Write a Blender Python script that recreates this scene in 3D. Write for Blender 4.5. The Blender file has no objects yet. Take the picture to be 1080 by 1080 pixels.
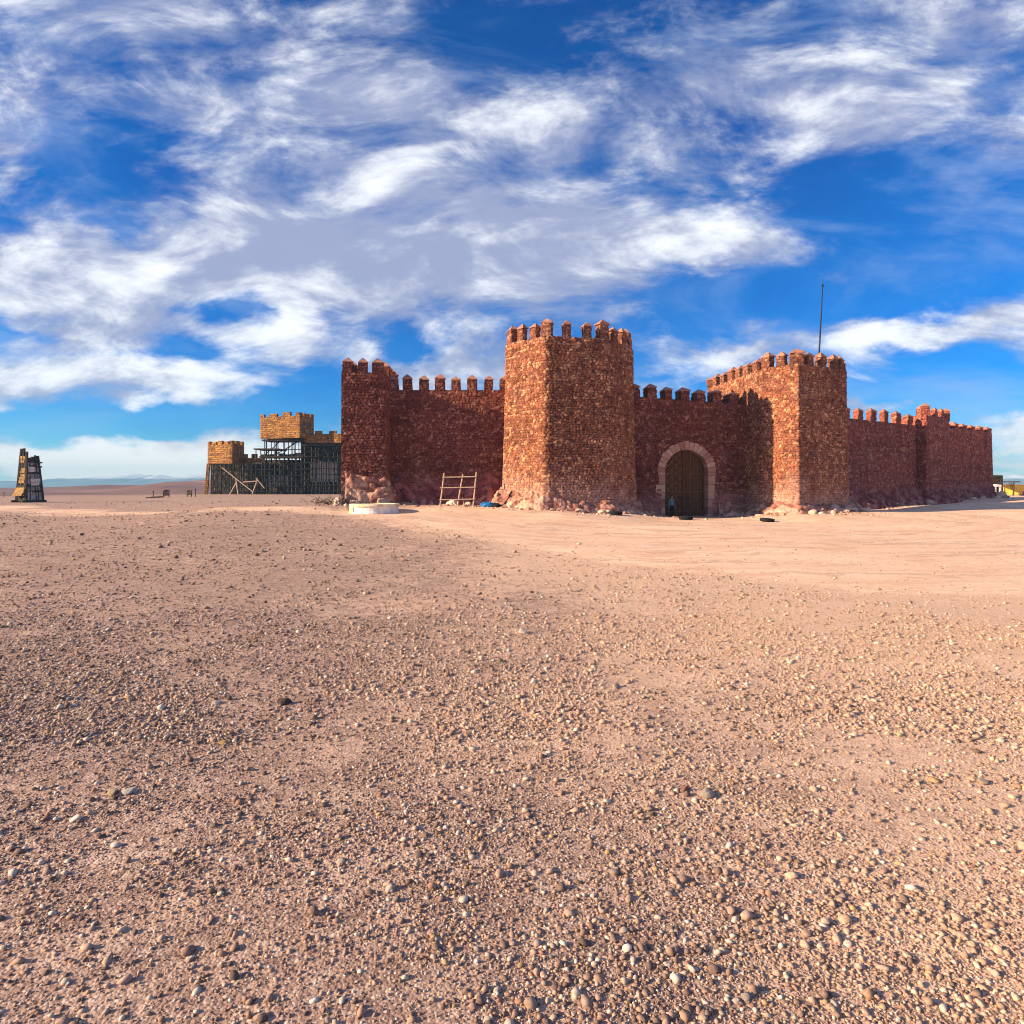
import bpy, bmesh, math, random
import numpy as np
from mathutils import Vector, Matrix, Euler

random.seed(7)
RNG = np.random.RandomState(7)
D = bpy.data
SC = bpy.context.scene
COL = SC.collection
F = 700.0          # focal length in 1080-px units
HY = 513.0         # eye level row
CAMZ = 2.3
PI = math.pi

# ------------------------------------------------------------------ light set-up numbers
SUN_EL = math.radians(21.0)
SUN_DIR = Vector((-0.97, -0.243, 0)).normalized() * math.cos(SUN_EL) + Vector((0, 0, math.sin(SUN_EL)))

# ------------------------------------------------------------------ helpers
def link(o, parent=None):
    COL.objects.link(o)
    if parent is not None:
        o.parent = parent
    return o

def tag(o, label=None, cat=None, group=None, kind=None):
    if label: o['label'] = label
    if cat: o['category'] = cat
    if group: o['group'] = group
    if kind: o['kind'] = kind
    return o

def thing(name, loc, label, cat, group=None, rotz=0.0):
    o = D.objects.new(name, None)
    o.empty_display_size = 0.3
    o.location = loc
    o.rotation_euler = (0, 0, rotz)
    link(o)
    return tag(o, label, cat, group, 'thing')

def np_mesh(name, V, Q, attrs=None, smooth=False):
    """V (n,3); Q list of faces arrays (all quads or all tris as int array)"""
    V = np.asarray(V, np.float32)
    me = D.meshes.new(name)
    faces = [np.asarray(q, np.int32) for q in (Q if isinstance(Q, (list, tuple)) else [Q]) if len(q)]
    nl = sum(q.size for q in faces); nf = sum(len(q) for q in faces)
    me.vertices.add(len(V)); me.vertices.foreach_set('co', V.ravel())
    me.loops.add(nl); me.loops.foreach_set('vertex_index', np.concatenate([q.ravel() for q in faces]))
    me.polygons.add(nf)
    tot = np.concatenate([np.full(len(q), q.shape[1], np.int32) for q in faces])
    start = np.concatenate([[0], np.cumsum(tot)[:-1]]).astype(np.int32)
    me.polygons.foreach_set('loop_start', start)
    try:
        me.polygons.foreach_set('loop_total', tot)
    except Exception:
        pass
    if smooth:
        me.polygons.foreach_set('use_smooth', np.ones(nf, bool))
    me.update(calc_edges=True)
    me.validate()
    if attrs:
        for k, a in attrs.items():
            a = np.asarray(a, np.float32)
            if a.ndim == 1:
                at = me.attributes.new(k, 'FLOAT', 'POINT'); at.data.foreach_set('value', a)
            else:
                at = me.attributes.new(k, 'FLOAT_COLOR', 'POINT')
                at.data.foreach_set('color', np.concatenate([a, np.ones((len(a), 1), np.float32)], 1).ravel())
    return me

def obj(name, me, mat=None, parent=None, loc=(0, 0, 0), rotz=0.0):
    o = D.objects.new(name, me)
    o.location = loc
    o.rotation_euler = (0, 0, rotz)
    if mat is not None and not me.materials:
        me.materials.append(mat)
    return link(o, parent)

class MB:
    """collects boxes, bars, tubes -> one mesh"""
    def __init__(self): self.v = []; self.f = []
    def add(self, vs, fs):
        n = len(self.v); self.v += [tuple(p) for p in vs]; self.f += [tuple(i + n for i in q) for q in fs]
    def box(self, x0, x1, y0, y1, z0, z1, M=None):
        vs = [Vector((x, y, z)) for z in (z0, z1) for y in (y0, y1) for x in (x0, x1)]
        if M is not None: vs = [M @ p for p in vs]
        self.add(vs, [(0, 2, 3, 1), (4, 5, 7, 6), (0, 1, 5, 4), (2, 6, 7, 3), (0, 4, 6, 2), (1, 3, 7, 5)])
    def bar(self, a, b, w, h=None, n=0, w2=None):
        a = Vector(a); b = Vector(b); h = h or w
        d = (b - a).normalized()
        up = Vector((0, 0, 1)) if abs(d.z) < 0.95 else Vector((0, 1, 0))
        s = d.cross(up).normalized(); t = s.cross(d).normalized()
        k = n if n else 4
        k2 = (w2 / w) if w2 else 1.0
        vs = []
        for p, sc in ((a, 1.0), (b, k2)):
            for i in range(k):
                an = 2 * PI * (i + 0.5) / k
                r = 1.0 if n else math.sqrt(2)
                vs.append(p + s * (w / 2 * r * math.cos(an) * sc) + t * (h / 2 * r * math.sin(an) * sc))
        fs = [(i, (i + 1) % k, k + (i + 1) % k, k + i) for i in range(k)]
        fs += [tuple(range(k))[::-1], tuple(range(k, 2 * k))]
        self.add(vs, fs)
    def lathe(self, prof, n=24, c=(0, 0), close=True):
        vs = []
        for r, z in prof:
            for i in range(n):
                an = 2 * PI * i / n
                vs.append((c[0] + r * math.cos(an), c[1] + r * math.sin(an), z))
        m = len(prof)
        fs = [(j * n + i, j * n + (i + 1) % n, (j + 1) * n + (i + 1) % n, (j + 1) * n + i) for j in range(m - 1) for i in range(n)]
        if close:
            fs.append(tuple(range(n))[::-1]); fs.append(tuple(range((m - 1) * n, m * n)))
        self.add(vs, fs)
    def mesh(self, name, smooth=False):
        me = D.meshes.new(name)
        me.from_pydata([tuple(p) for p in self.v], [], self.f)
        bm = bmesh.new(); bm.from_mesh(me); bmesh.ops.recalc_face_normals(bm, faces=bm.faces[:]); bm.to_mesh(me); bm.free()
        if smooth:
            for p in me.polygons: p.use_smooth = True
        return me
    def build(self, name, mat, parent=None, loc=(0, 0, 0), rotz=0.0, smooth=False):
        return obj(name, self.mesh(name, smooth), mat, parent, loc, rotz)

# ---- numpy noise
def hash2(a, b, k=0):
    a = np.asarray(a).astype(np.int64); b = np.asarray(b).astype(np.int64)
    h = (a * 374761393 + b * 668265263 + k * 974634541) & 0xFFFFFFFF
    h = ((h ^ (h >> 13)) * 1274126177) & 0xFFFFFFFF
    h = ((h ^ (h >> 16)) * 2246822519) & 0xFFFFFFFF
    h = h ^ (h >> 15)
    return (h & 0xFFFFFF).astype(np.float64) / float(0x1000000)

def vnoise(x, y, k=0):
    xi = np.floor(x); yi = np.floor(y); fx = x - xi; fy = y - yi
    fx = fx * fx * (3 - 2 * fx); fy = fy * fy * (3 - 2 * fy)
    a = hash2(xi, yi, k); b = hash2(xi + 1, yi, k); c = hash2(xi, yi + 1, k); d = hash2(xi + 1, yi + 1, k)
    return (a * (1 - fx) + b * fx) * (1 - fy) + (c * (1 - fx) + d * fx) * fy

def fbm(x, y, o=4, k=0):
    s = 0; a = 0.5; t = 0
    for i in range(o):
        s = s + a * vnoise(x * 2 ** i + 17.3 * i, y * 2 ** i - 9.1 * i, k + i); t += a; a *= 0.5
    return s / t

def stones(s, z, w, h, k=0, jit=0.62, p=2.8):
    """irregular coursed masonry cells: returns F1, F2, rand1, rand2, rand3"""
    z0_ = z
    z = z + 0.45 * h * (vnoise(s / (w * 5), z / (h * 3), k + 90) - 0.5) + 0.22 * h * (vnoise(s / (w * .6), z / (h * .8), k + 91) - 0.5)
    s = s + 0.22 * w * (vnoise(s / (w * .6), z0_ / (h * .9), k + 92) - 0.5)
    row = np.floor(z / h)
    F1 = np.full(s.shape, 9.0); F2 = np.full(s.shape, 9.0)
    R = [np.zeros(s.shape) for _ in range(3)]
    for dr in (-1, 0, 1):
        r = row + dr
        off = hash2(r, r * 0 + 5, k)
        ww = w * (0.8 + 0.5 * hash2(r, r * 0 + 9, k))
        c0 = np.floor(s / ww - off)
        for dc in (-2, -1, 0, 1, 2):
            c = c0 + dc
            cx = (c + off + 0.5 + jit * (hash2(c, r, k + 1) - 0.5)) * ww
            cz = (r + 0.5 + jit * 0.75 * (hash2(c, r, k + 2) - 0.5)) * h
            sx = 0.6 + 0.8 * hash2(c, r, k + 7)
            d = (np.abs((s - cx) / (w * sx)) ** p + np.abs((z - cz) / h) ** p) ** (1 / p)
            m = d < F1
            F2 = np.where(m, F1, np.minimum(F2, d))
            F1 = np.where(m, d, F1)
            for i in range(3):
                R[i] = np.where(m, hash2(c, r, k + 3 + i), R[i])
    return F1, F2, R[0], R[1], R[2]

# ------------------------------------------------------------------ terrain
CP = np.array([
 (0,0,0),(-6,5,0),(6,5,0),(-15,15,0),(0,15,0),(15,15,0),(0,-20,0),(-30,0,0),(30,0,0),(-25,30,.1),(-8,30,.1),(5,30,.05),(20,30,0),(35,30,.1),
 (-12,46,1.05),(-9,46.5,1.0),(-5,48,.97),(-1,46.5,.9),(2.2,44,.72),(6.5,44.7,.47),(9,49,.1),(13.5,51,-.12),(18,51.5,-.08),(20.5,46.8,.35),(25.3,49.5,.42),
 (33,65,.0),(44,72.5,.31),(59,81,.9),(72,92,1.0),(-8.7,42,.56),(0,38,.33),(10,42,.08),(16,42,.0),(25,42,.18),(40,50,.5),(55,60,.8),(46,60,.8),(60,75,.9),
 (-38,60,.6),(-47,75,.5),(-28,45,.4),(-25,60,.85),(-41,100,.9),(-50,120,.85),(-35,120,.85),(-62,90,.55),(-75,75,.4),(-40,40,.2),(-16,48,.95),
 (0,120,.8),(90,130,.9),(-150,200,-1),(0,200,0),(150,200,0),(-70,130,.3),(20,60,.3),(5,55,.6),(-120,100,0),(-60,160,.2),(-100,300,-2),(60,40,.3),(90,60,.8),(100,95,1.0)], float)

def gz_np(X, Y):
    X = np.asarray(X, float); Y = np.asarray(Y, float)
    num = np.zeros(np.broadcast(X, Y).shape); den = np.zeros_like(num)
    for cx, cy, cz in CP:
        d2 = (X - cx) ** 2 + (Y - cy) ** 2
        w = 1.0 / (d2 + 2.5) ** 1.9
        num = num + w * cz; den = den + w
    z = num / den
    far = np.clip((np.hypot(X, Y) - 220) / 200, 0, 1)
    return z * (1 - far) + far * (-2.0)

def gz(x, y): return float(gz_np(np.array([x]), np.array([y]))[0])
def at(px, Y): return (px - 540.0) / F * Y          # lateral position for a bearing
def zat(py, Y): return CAMZ + (HY - py) * Y / F

def road_mask(X, Y):
    """worn dusty track, 0..1, laid out on the plan"""
    n = (fbm(X / 7.0, Y / 7.0, 4, 40) - 0.5)
    n2 = (fbm(X / 1.6, Y / 1.6, 4, 41) - 0.5)
    # big apron in front of gate and to the right
    low = np.interp(X, [-60, -30, -12, -4, 0, 3, 6, 9, 13, 18, 26, 40, 60], [64, 46, 39, 33, 24, 18.5, 15.6, 13.6, 13.2, 14.2, 17, 26, 40])
    up = np.interp(X, [-60, -30, -12, -6, 0, 4, 60], [67, 49.5, 43.0, 44.5, 46, 60, 200])
    e = n * 0.45 + n2 * 0.25
    a = np.clip((Y / low - 1.0 + e * 0.6) / 0.16 + 0.5, 0, 1)
    b = np.clip((up / np.maximum(Y, 1) - 1.0 + e * 0.25) / 0.08 + 0.5, 0, 1)
    # faint second track running through the gravel on the right
    c = np.exp(-((Y - (9.0 + 0.10 * (X - 4) ** 2 * 0.3) + n * 2) / 1.1) ** 2) * np.clip((X - 0.2) / 3, 0, 1) * 0.5
    return np.clip(np.maximum(a * b, c * (0.6 + n2)), 0, 1)

def dust_mask(X, Y):
    """fine pale dust lies thicker on the eastern side of the forecourt"""
    return np.clip((X + 0.22 * Y + 1.5) / 7.0 + 1.2 * (fbm(X / 2.4, Y / 3.2, 4, 60) - 0.5), 0, 1)

# ------------------------------------------------------------------ node helpers
class NT:
    def __init__(self, nt): self.nt = nt; self.n = nt.nodes; self.l = nt.links
    def new(self, t, **kw):
        n = self.n.new(t)
        for k, v in kw.items(): setattr(n, k, v)
        return n
    def set(self, sock, v):
        if v is None: return
        if isinstance(v, bpy.types.NodeSocket): self.l.new(v, sock)
        else: sock.default_value = v
    def math(self, op, a, b=None, c=None, clamp=False):
        n = self.new('ShaderNodeMath', operation=op); n.use_clamp = clamp
        self.set(n.inputs[0], a)
        if b is not None: self.set(n.inputs[1], b)
        if c is not None: self.set(n.inputs[2], c)
        return n.outputs[0]
    def ss(self, x, a, b):
        n = self.new('ShaderNodeMapRange', interpolation_type='SMOOTHSTEP')
        self.set(n.inputs['Value'], x); n.inputs['From Min'].default_value = a; n.inputs['From Max'].default_value = b
        return n.outputs['Result']
    def lin(self, x, a, b, c=0.0, d=1.0):
        n = self.new('ShaderNodeMapRange')
        self.set(n.inputs['Value'], x)
        for i, v in zip(('From Min', 'From Max', 'To Min', 'To Max'), (a, b, c, d)): n.inputs[i].default_value = v
        return n.outputs['Result']
    def mix(self, f, a, b, blend='MIX'):
        n = self.new('ShaderNodeMix', data_type='RGBA', blend_type=blend)
        self.set(n.inputs[0], f)
        for s, v in ((n.inputs[6], a), (n.inputs[7], b)):
            if isinstance(v, tuple): v = (*v[:3], 1.0)
            self.set(s, v)
        return n.outputs[2]
    def ramp(self, f, stops, interp='LINEAR'):
        n = self.new('ShaderNodeValToRGB'); cr = n.color_ramp; cr.interpolation = interp
        while len(cr.elements) < len(stops): cr.elements.new(0.5)
        for e, (p, c) in zip(cr.elements, stops):
            e.position = p; e.color = (*c, 1.0)
        self.set(n.inputs[0], f); return n.outputs[0]
    def noise(self, vec, scale, detail=4, rough=0.55, dist=0.0, out=0):
        n = self.new('ShaderNodeTexNoise'); self.set(n.inputs['Vector'], vec)
        n.inputs['Scale'].default_value = scale; n.inputs['Detail'].default_value = detail
        n.inputs['Roughness'].default_value = rough; n.inputs['Distortion'].default_value = dist
        return n.outputs[out]
    def vor(self, vec, scale, out='Distance', feature='F1'):
        n = self.new('ShaderNodeTexVoronoi', feature=feature); self.set(n.inputs['Vector'], vec)
        n.inputs['Scale'].default_value = scale
        return n.outputs[out]
    def attr(self, name, out='Fac'):
        n = self.new('ShaderNodeAttribute', attribute_name=name); return n.outputs[out]
    def sep(self, v):
        n = self.new('ShaderNodeSeparateXYZ'); self.set(n.inputs[0], v); return n.outputs
    def comb(self, x, y, z):
        n = self.new('ShaderNodeCombineXYZ')
        for i, v in enumerate((x, y, z)): self.set(n.inputs[i], v)
        return n.outputs[0]
    def bump(self, h, dist=0.02, strength=1.0, normal=None):
        n = self.new('ShaderNodeBump'); n.inputs['Distance'].default_value = dist; n.inputs['Strength'].default_value = strength
        self.set(n.inputs['Height'], h)
        if normal is not None: self.set(n.inputs['Normal'], normal)
        return n.outputs[0]

def material(name, rough=0.9):
    m = D.materials.new(name); m.use_nodes = True
    nt = NT(m.node_tree); b = nt.n['Principled BSDF']
    b.inputs['Roughness'].default_value = rough
    b.inputs['Specular IOR Level'].default_value = 0.2
    return m, nt, b

def simple_mat(name, c1, c2=None, scale=6.0, rough=0.85, bump=0.01, metallic=0.0, coords='Object', stretch=(1, 1, 1), c3=None):
    m, nt, b = material(name, rough)
    tc = nt.new('ShaderNodeTexCoord').outputs[coords]
    mp = nt.new('ShaderNodeMapping'); nt.l.new(tc, mp.inputs[0]); mp.inputs['Scale'].default_value = stretch
    n = nt.noise(mp.outputs[0], scale, 6, 0.65)
    c2 = c2 or tuple(v * 0.6 for v in c1)
    stops = [(0.3, c2), (0.65, c1)] if c3 is None else [(0.3, c2), (0.5, c1), (0.72, c3)]
    nt.set(b.inputs['Base Color'], nt.ramp(n, stops))
    b.inputs['Metallic'].default_value = metallic
    if bump: nt.set(b.inputs['Normal'], nt.bump(nt.noise(mp.outputs[0], scale * 4, 4), bump))
    return m

def stone_mat(name, light, mid, dark, mortar, stain=(0.10, 0.045, 0.03), base=(0.5, 0.30, 0.26), base_h=2.6):
    m, nt, b = material(name, 0.92)
    a = nt.attr('stone', 'Color'); s = nt.sep(a)
    geo = nt.new('ShaderNodeNewGeometry').outputs['Position']
    big = nt.noise(geo, 0.33, 6, 0.62, 0.6)
    big2 = nt.noise(geo, 1.1, 5, 0.6)
    r = nt.math('ADD', nt.math('MULTIPLY', s[0], 0.78), nt.math('MULTIPLY', big2, 0.22))
    c = nt.ramp(r, [(0.14, dark), (0.40, mid), (0.60, mid), (0.86, light)])
    fine = nt.noise(geo, 9.0, 5, 0.7)
    c = nt.mix(nt.ss(fine, 0.42, 0.72), c, nt.mix(1.0, c, (0.62, 0.55, 0.52), 'MULTIPLY'))
    c = nt.mix(nt.math('MULTIPLY', nt.ss(big, 0.47, 0.66), 0.55), c, nt.mix(0.72, c, stain))
    c = nt.mix(nt.math('MULTIPLY', nt.ss(nt.noise(geo, 0.42, 7, 0.68, 0.8), 0.54, 0.66), 0.42), c, nt.mix(0.5, c, (0.30, 0.20, 0.19)))
    # rain streaks and building-lift bands
    mp1 = nt.new('ShaderNodeMapping'); nt.l.new(geo, mp1.inputs[0]); mp1.inputs['Scale'].default_value = (1.3, 1.3, 0.10)
    c = nt.mix(nt.math('MULTIPLY', nt.ss(nt.noise(mp1.outputs[0], 1.0, 5, 0.65), 0.50, 0.68), 0.50), c, nt.mix(1.0, c, (0.42, 0.36, 0.36), 'MULTIPLY'))
    mp2 = nt.new('ShaderNodeMapping'); nt.l.new(geo, mp2.inputs[0]); mp2.inputs['Scale'].default_value = (0.12, 0.12, 1.5)
    c = nt.mix(nt.math('MULTIPLY', nt.ss(nt.noise(mp2.outputs[0], 1.0, 4, 0.6), 0.50, 0.62), 0.42), c, nt.mix(1.0, c, (0.50, 0.44, 0.44), 'MULTIPLY'))
    # pale lime wash remains
    lime = nt.math('MULTIPLY', nt.ss(nt.noise(geo, 0.8, 8, 0.72), 0.60, 0.70), 0.5)
    c = nt.mix(lime, c, tuple(min(1, v * 1.25) for v in light))
    c = nt.mix(s[1], c, mortar)
    hb = nt.math('ADD', nt.attr('above'), nt.math('MULTIPLY', nt.math('SUBTRACT', nt.noise(geo, .7, 6, .65), 0.5), 5.5))
    hb = nt.math('MULTIPLY', nt.ss(hb, base_h, 0.2), 0.62)
    hb = nt.math('MULTIPLY', hb, nt.math('SUBTRACT', 1.0, nt.math('MULTIPLY', s[1], 0.7)))
    c = nt.mix(hb, c, base)
    nt.set(b.inputs['Base Color'], c)
    nt.set(b.inputs['Normal'], nt.bump(nt.noise(geo, 14.0, 4, 0.6), 0.03, 0.7))
    return m

M = {}
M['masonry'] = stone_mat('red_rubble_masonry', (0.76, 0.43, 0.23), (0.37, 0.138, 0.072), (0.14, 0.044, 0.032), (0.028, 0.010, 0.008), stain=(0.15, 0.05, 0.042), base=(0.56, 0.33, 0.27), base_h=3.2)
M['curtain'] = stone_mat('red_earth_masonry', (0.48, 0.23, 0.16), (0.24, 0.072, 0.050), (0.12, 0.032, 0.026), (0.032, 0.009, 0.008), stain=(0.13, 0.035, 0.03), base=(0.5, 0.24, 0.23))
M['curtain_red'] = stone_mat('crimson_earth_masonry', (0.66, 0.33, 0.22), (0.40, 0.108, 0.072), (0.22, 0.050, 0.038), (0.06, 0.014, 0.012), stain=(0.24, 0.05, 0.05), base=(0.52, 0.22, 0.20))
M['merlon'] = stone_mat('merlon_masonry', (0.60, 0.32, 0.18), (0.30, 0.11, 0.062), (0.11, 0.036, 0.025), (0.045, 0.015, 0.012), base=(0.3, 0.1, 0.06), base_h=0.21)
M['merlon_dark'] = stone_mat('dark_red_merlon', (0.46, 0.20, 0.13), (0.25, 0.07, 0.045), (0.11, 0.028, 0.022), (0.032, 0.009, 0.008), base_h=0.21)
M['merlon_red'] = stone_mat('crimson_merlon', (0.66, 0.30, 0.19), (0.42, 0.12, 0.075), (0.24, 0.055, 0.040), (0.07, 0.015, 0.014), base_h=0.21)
M['cap'] = simple_mat('cap_plaster', (0.50, 0.25, 0.18), (0.20, 0.075, 0.05), 4.0)
# rocky footing
def rock_mat(name, cols):
    m, nt, b = material(name, 0.95)
    geo = nt.new('ShaderNodeNewGeometry').outputs['Position']
    a = nt.sep(nt.attr('stone', 'Color'))
    n = nt.noise(geo, 1.3, 7, 0.62, 0.8)
    r = nt.math('ADD', nt.math('MULTIPLY', a[0], 0.45), nt.math('MULTIPLY', n, 0.6))
    c = nt.ramp(r, [(0.18, cols[0]), (0.42, cols[1]), (0.62, cols[2]), (0.85, cols[3])])
    c = nt.mix(nt.ss(nt.noise(geo, 7.0, 5, 0.7), 0.5, 0.8), c, nt.mix(1.0, c, (0.5, 0.42, 0.4), 'MULTIPLY'))
    c = nt.mix(a[1], c, (0.15, 0.06, 0.045))
    nt.set(b.inputs['Base Color'], c)
    nt.set(b.inputs['Normal'], nt.bump(nt.math('ADD', nt.noise(geo, 5.0, 6, 0.65), nt.vor(geo, 4.0)), 0.12, 0.8))
    return m
M['footing'] = rock_mat('rocky_footing', [(0.17, 0.055, 0.042), (0.42, 0.195, 0.145), (0.60, 0.37, 0.27), (0.80, 0.62, 0.47)])
M['footing_red'] = rock_mat('red_rocky_footing', [(0.13, 0.03, 0.03), (0.30, 0.085, 0.075), (0.46, 0.18, 0.155), (0.68, 0.40, 0.33)])
M['boulder'] = rock_mat('pale_boulder', [(0.36, 0.2, 0.15), (0.58, 0.39, 0.30), (0.72, 0.54, 0.42), (0.82, 0.66, 0.54)])
M['wood'] = simple_mat('grey_wood', (0.42, 0.30, 0.2), (0.2, 0.13, 0.08), 3.0, stretch=(6, 6, 1))
M['pale_wood'] = simple_mat('pale_wood', (0.62, 0.46, 0.34), (0.40, 0.27, 0.19), 4.0)
M['steel'] = simple_mat('dark_steel', (0.028, 0.024, 0.024), (0.014, 0.012, 0.012), 3.0, 0.6)
M['rubber'] = simple_mat('black_rubber', (0.02, 0.02, 0.022), (0.012, 0.012, 0.012), 5.0, 0.8)
M['blue'] = simple_mat('blue_plastic', (0.02, 0.22, 0.55), (0.012, 0.12, 0.35), 4.0, 0.5)
M['white'] = simple_mat('white_plaster', (0.80, 0.76, 0.74), (0.46, 0.37, 0.31), 1.8, stretch=(1.5, 1.5, .5), c3=(.84, .81, .79))
M['cream'] = simple_mat('cream_plaster', (0.80, 0.68, 0.45), (0.46, 0.34, 0.2), 2.2, c3=(.84, .76, .58))
M['yellow'] = simple_mat('ochre_render', (0.80, 0.53, 0.10), (0.66, 0.42, 0.08), 0.8)
def fort_mat():
    m, nt, b = material('sandstone_facade', .93)
    g = nt.new('ShaderNodeNewGeometry').outputs['Position']
    x, y, z = nt.sep(g)
    br = nt.new('ShaderNodeTexBrick'); wv_ = nt.noise(g, 1.1, 4, .6)
    nt.l.new(nt.comb(nt.math('ADD', nt.math('ADD', x, y), nt.math('MULTIPLY', wv_, 1.2)), nt.math('ADD', z, nt.math('MULTIPLY', wv_, .5)), 0.0), br.inputs['Vector'])
    br.inputs['Scale'].default_value = 1.0; br.inputs['Brick Width'].default_value = .62; br.inputs['Row Height'].default_value = .36; br.inputs['Mortar Size'].default_value = .04
    br.inputs['Color1'].default_value = (.46, .225, .065, 1); br.inputs['Color2'].default_value = (.24, .10, .032, 1); br.inputs['Mortar'].default_value = (.07, .035, .018, 1)
    n = nt.noise(g, .55, 6, .7, .4)
    c = nt.mix(nt.math('MULTIPLY', nt.ss(n, .46, .62), .8), br.outputs[0], (.09, .045, .02)); c = nt.mix(nt.ss(nt.noise(g, 1.5, 5, .7), .55, .72), c, (.5, .31, .12))
    nt.set(b.inputs['Base Color'], c); nt.set(b.inputs['Normal'], nt.bump(nt.noise(g, 3, 5), .15))
    return m
M['fort'] = fort_mat()
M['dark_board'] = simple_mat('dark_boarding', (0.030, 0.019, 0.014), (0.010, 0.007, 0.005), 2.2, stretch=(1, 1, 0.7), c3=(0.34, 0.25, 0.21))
M['grey_sheet'] = simple_mat('pale_sheeting', (0.80, 0.68, 0.62), (0.42, 0.34, 0.31), 0.7)
M['char'] = simple_mat('charred_timber', (0.07, 0.05, 0.04), (0.03, 0.022, 0.018), 2.0)
M['hide'] = simple_mat('straw_hide', (0.40, 0.235, 0.075), (0.13, 0.07, 0.03), 2.6)
M['greyboard'] = simple_mat('weathered_boards', (0.45, 0.40, 0.36), (0.10, 0.08, 0.07), 2.2)
M['gate_wood'] = simple_mat('gate_timber', (0.15, 0.066, 0.028), (0.045, 0.020, 0.010), 3.0, stretch=(5, 5, 0.6))
M['gate_strap'] = simple_mat('gate_strapwork', (0.30, 0.155, 0.07), (0.11, 0.05, 0.022), 5.0)
M['gate_red'] = simple_mat('gate_centre_rail', (0.20, 0.06, 0.035), (0.11, 0.035, 0.02), 3.0)
M['arch'] = simple_mat('pink_dressed_stone', (0.46, 0.20, 0.155), (0.30, 0.105, 0.08), 1.6, bump=0.02, c3=(0.54, 0.28, 0.22))
M['voussoir'] = rock_mat('pink_voussoir', [(0.30, 0.14, 0.10), (0.48, 0.25, 0.18), (0.58, 0.35, 0.26), (0.70, 0.48, 0.36)])
M['brush'] = simple_mat('dry_brushwood', (0.12, 0.08, 0.06), (0.06, 0.04, 0.03), 5.0)
M['sand'] = None

# ------------------------------------------------------------------ masonry strip builder
def strip(poly, closed, ztop, zbot_fn, step, sw, sh, k, origin, batter=0.0, disp=0.055, hole=None, s0=0.0):
    """Rubble face following a plan polyline (outer side on the right when walking). returns V,Q,stone,above"""
    P = [np.array(p, float) for p in poly]
    if closed: P = P + [P[0]]
    segs = []
    for a, b in zip(P[:-1], P[1:]):
        L = np.linalg.norm(b - a); d = (b - a) / L
        segs.append((a, b, L, np.array([d[1], -d[0]])))
    xs, ys, nx, ny, ss = [], [], [], [], []
    s = s0
    for i, (a, b, L, n) in enumerate(segs):
        m = max(1, int(round(L / step)))
        for j in range(m):
            t = j / m; p = a + (b - a) * t
            nn = n
            if j == 0:
                prev = segs[i - 1][3] if (i > 0 or closed) else n
                nn = n + prev; nn = nn / max(0.3, np.dot(nn, n))
            xs.append(p[0]); ys.append(p[1]); nx.append(nn[0]); ny.append(nn[1]); ss.append(s + L * t)
        s += L
    b = segs[-1]
    nn = b[3]
    if closed:
        nn = b[3] + segs[0][3]; nn = nn / max(0.3, np.dot(nn, b[3]))
    xs.append(b[1][0]); ys.append(b[1][1]); nx.append(nn[0]); ny.append(nn[1]); ss.append(s)
    xs, ys, nx, ny, ss = map(np.array, (xs, ys, nx, ny, ss))
    zb = np.array([zbot_fn(x, y) for x, y in zip(xs, ys)]) if callable(zbot_fn) else np.full(len(xs), zbot_fn)
    zlo = zb.min() - 0.4
    zt = ztop if callable(ztop) else None
    ztv = np.array([ztop(x, y) for x, y in zip(xs, ys)]) if zt else np.full(len(xs), ztop)
    H = ztv.max() - zlo
    nz = max(2, int(round(H / step)))
    tt = np.linspace(0, 1, nz + 1)
    Z = zlo + (ztv[None, :] - zlo) * tt[:, None]
    S = np.broadcast_to(ss[None, :], Z.shape)
    F1, F2, r1, r2, r3 = stones(S, Z, sw, sh, k)
    e = np.clip((F2 - F1) / 0.22, 0, 1)
    prof = e * (0.45 + 0.55 * r2) + 0.25 * (vnoise(S / 0.09, Z / 0.09, k + 50) - 0.5)
    above = Z - zb[None, :]
    out = disp * prof + batter * np.clip(1 - above / (H * 0.9), 0, 1) ** 1.6
    out = out + 0.06 * (fbm(S / 2.2, Z / 2.2, 3, k + 70) - 0.5)
    if disp > 0:
        dc = np.full(len(ss), 9.0); acc = s0
        for i, (a, b, L, n) in enumerate(segs):
            if i > 0: dc = np.minimum(dc, np.abs(ss - acc))
            acc += L
        wear = np.clip(1 - dc / 0.22, 0, 1)[None, :]
        out = out - wear * 0.09 * np.clip(2.2 * fbm(Z / 0.5, Z * 0 + k, 3, k + 81) - 0.75, 0, 1) - wear * 0.0
        chip = np.clip((Z - ztv[None, :] + 0.16) / 0.16, 0, 1)
        out = out - chip * 0.12 * vnoise(S / 0.3, S * 0 + k, k + 83)
    X = xs[None, :] + nx[None, :] * out - origin[0]
    Y = ys[None, :] + ny[None, :] * out - origin[1]
    zz = Z - origin[2]
    n0, n1 = Z.shape
    V = np.stack([X, Y, zz], -1).reshape(-1, 3)
    idx = np.arange(n0 * n1).reshape(n0, n1)
    Q = np.stack([idx[:-1, :-1], idx[:-1, 1:], idx[1:, 1:], idx[1:, :-1]], -1).reshape(-1, 4)
    if hole is not None:
        cs = (S[:-1, :-1] + S[1:, 1:]) / 2; cz = (Z[:-1, :-1] + Z[1:, 1:]) / 2
        Q = Q[~hole(cs, cz).ravel()]
    st = np.stack([np.clip(r1 * .8 + .2 * fbm(S / .16, Z / .16, 2, k + 33), 0, 1), np.clip(1.35 - (F2 - F1) / 0.17, 0, 1) * (0.72 + 0.28 * r3), r2], -1).reshape(-1, 3)
    return V, Q, st, above.ravel()

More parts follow.
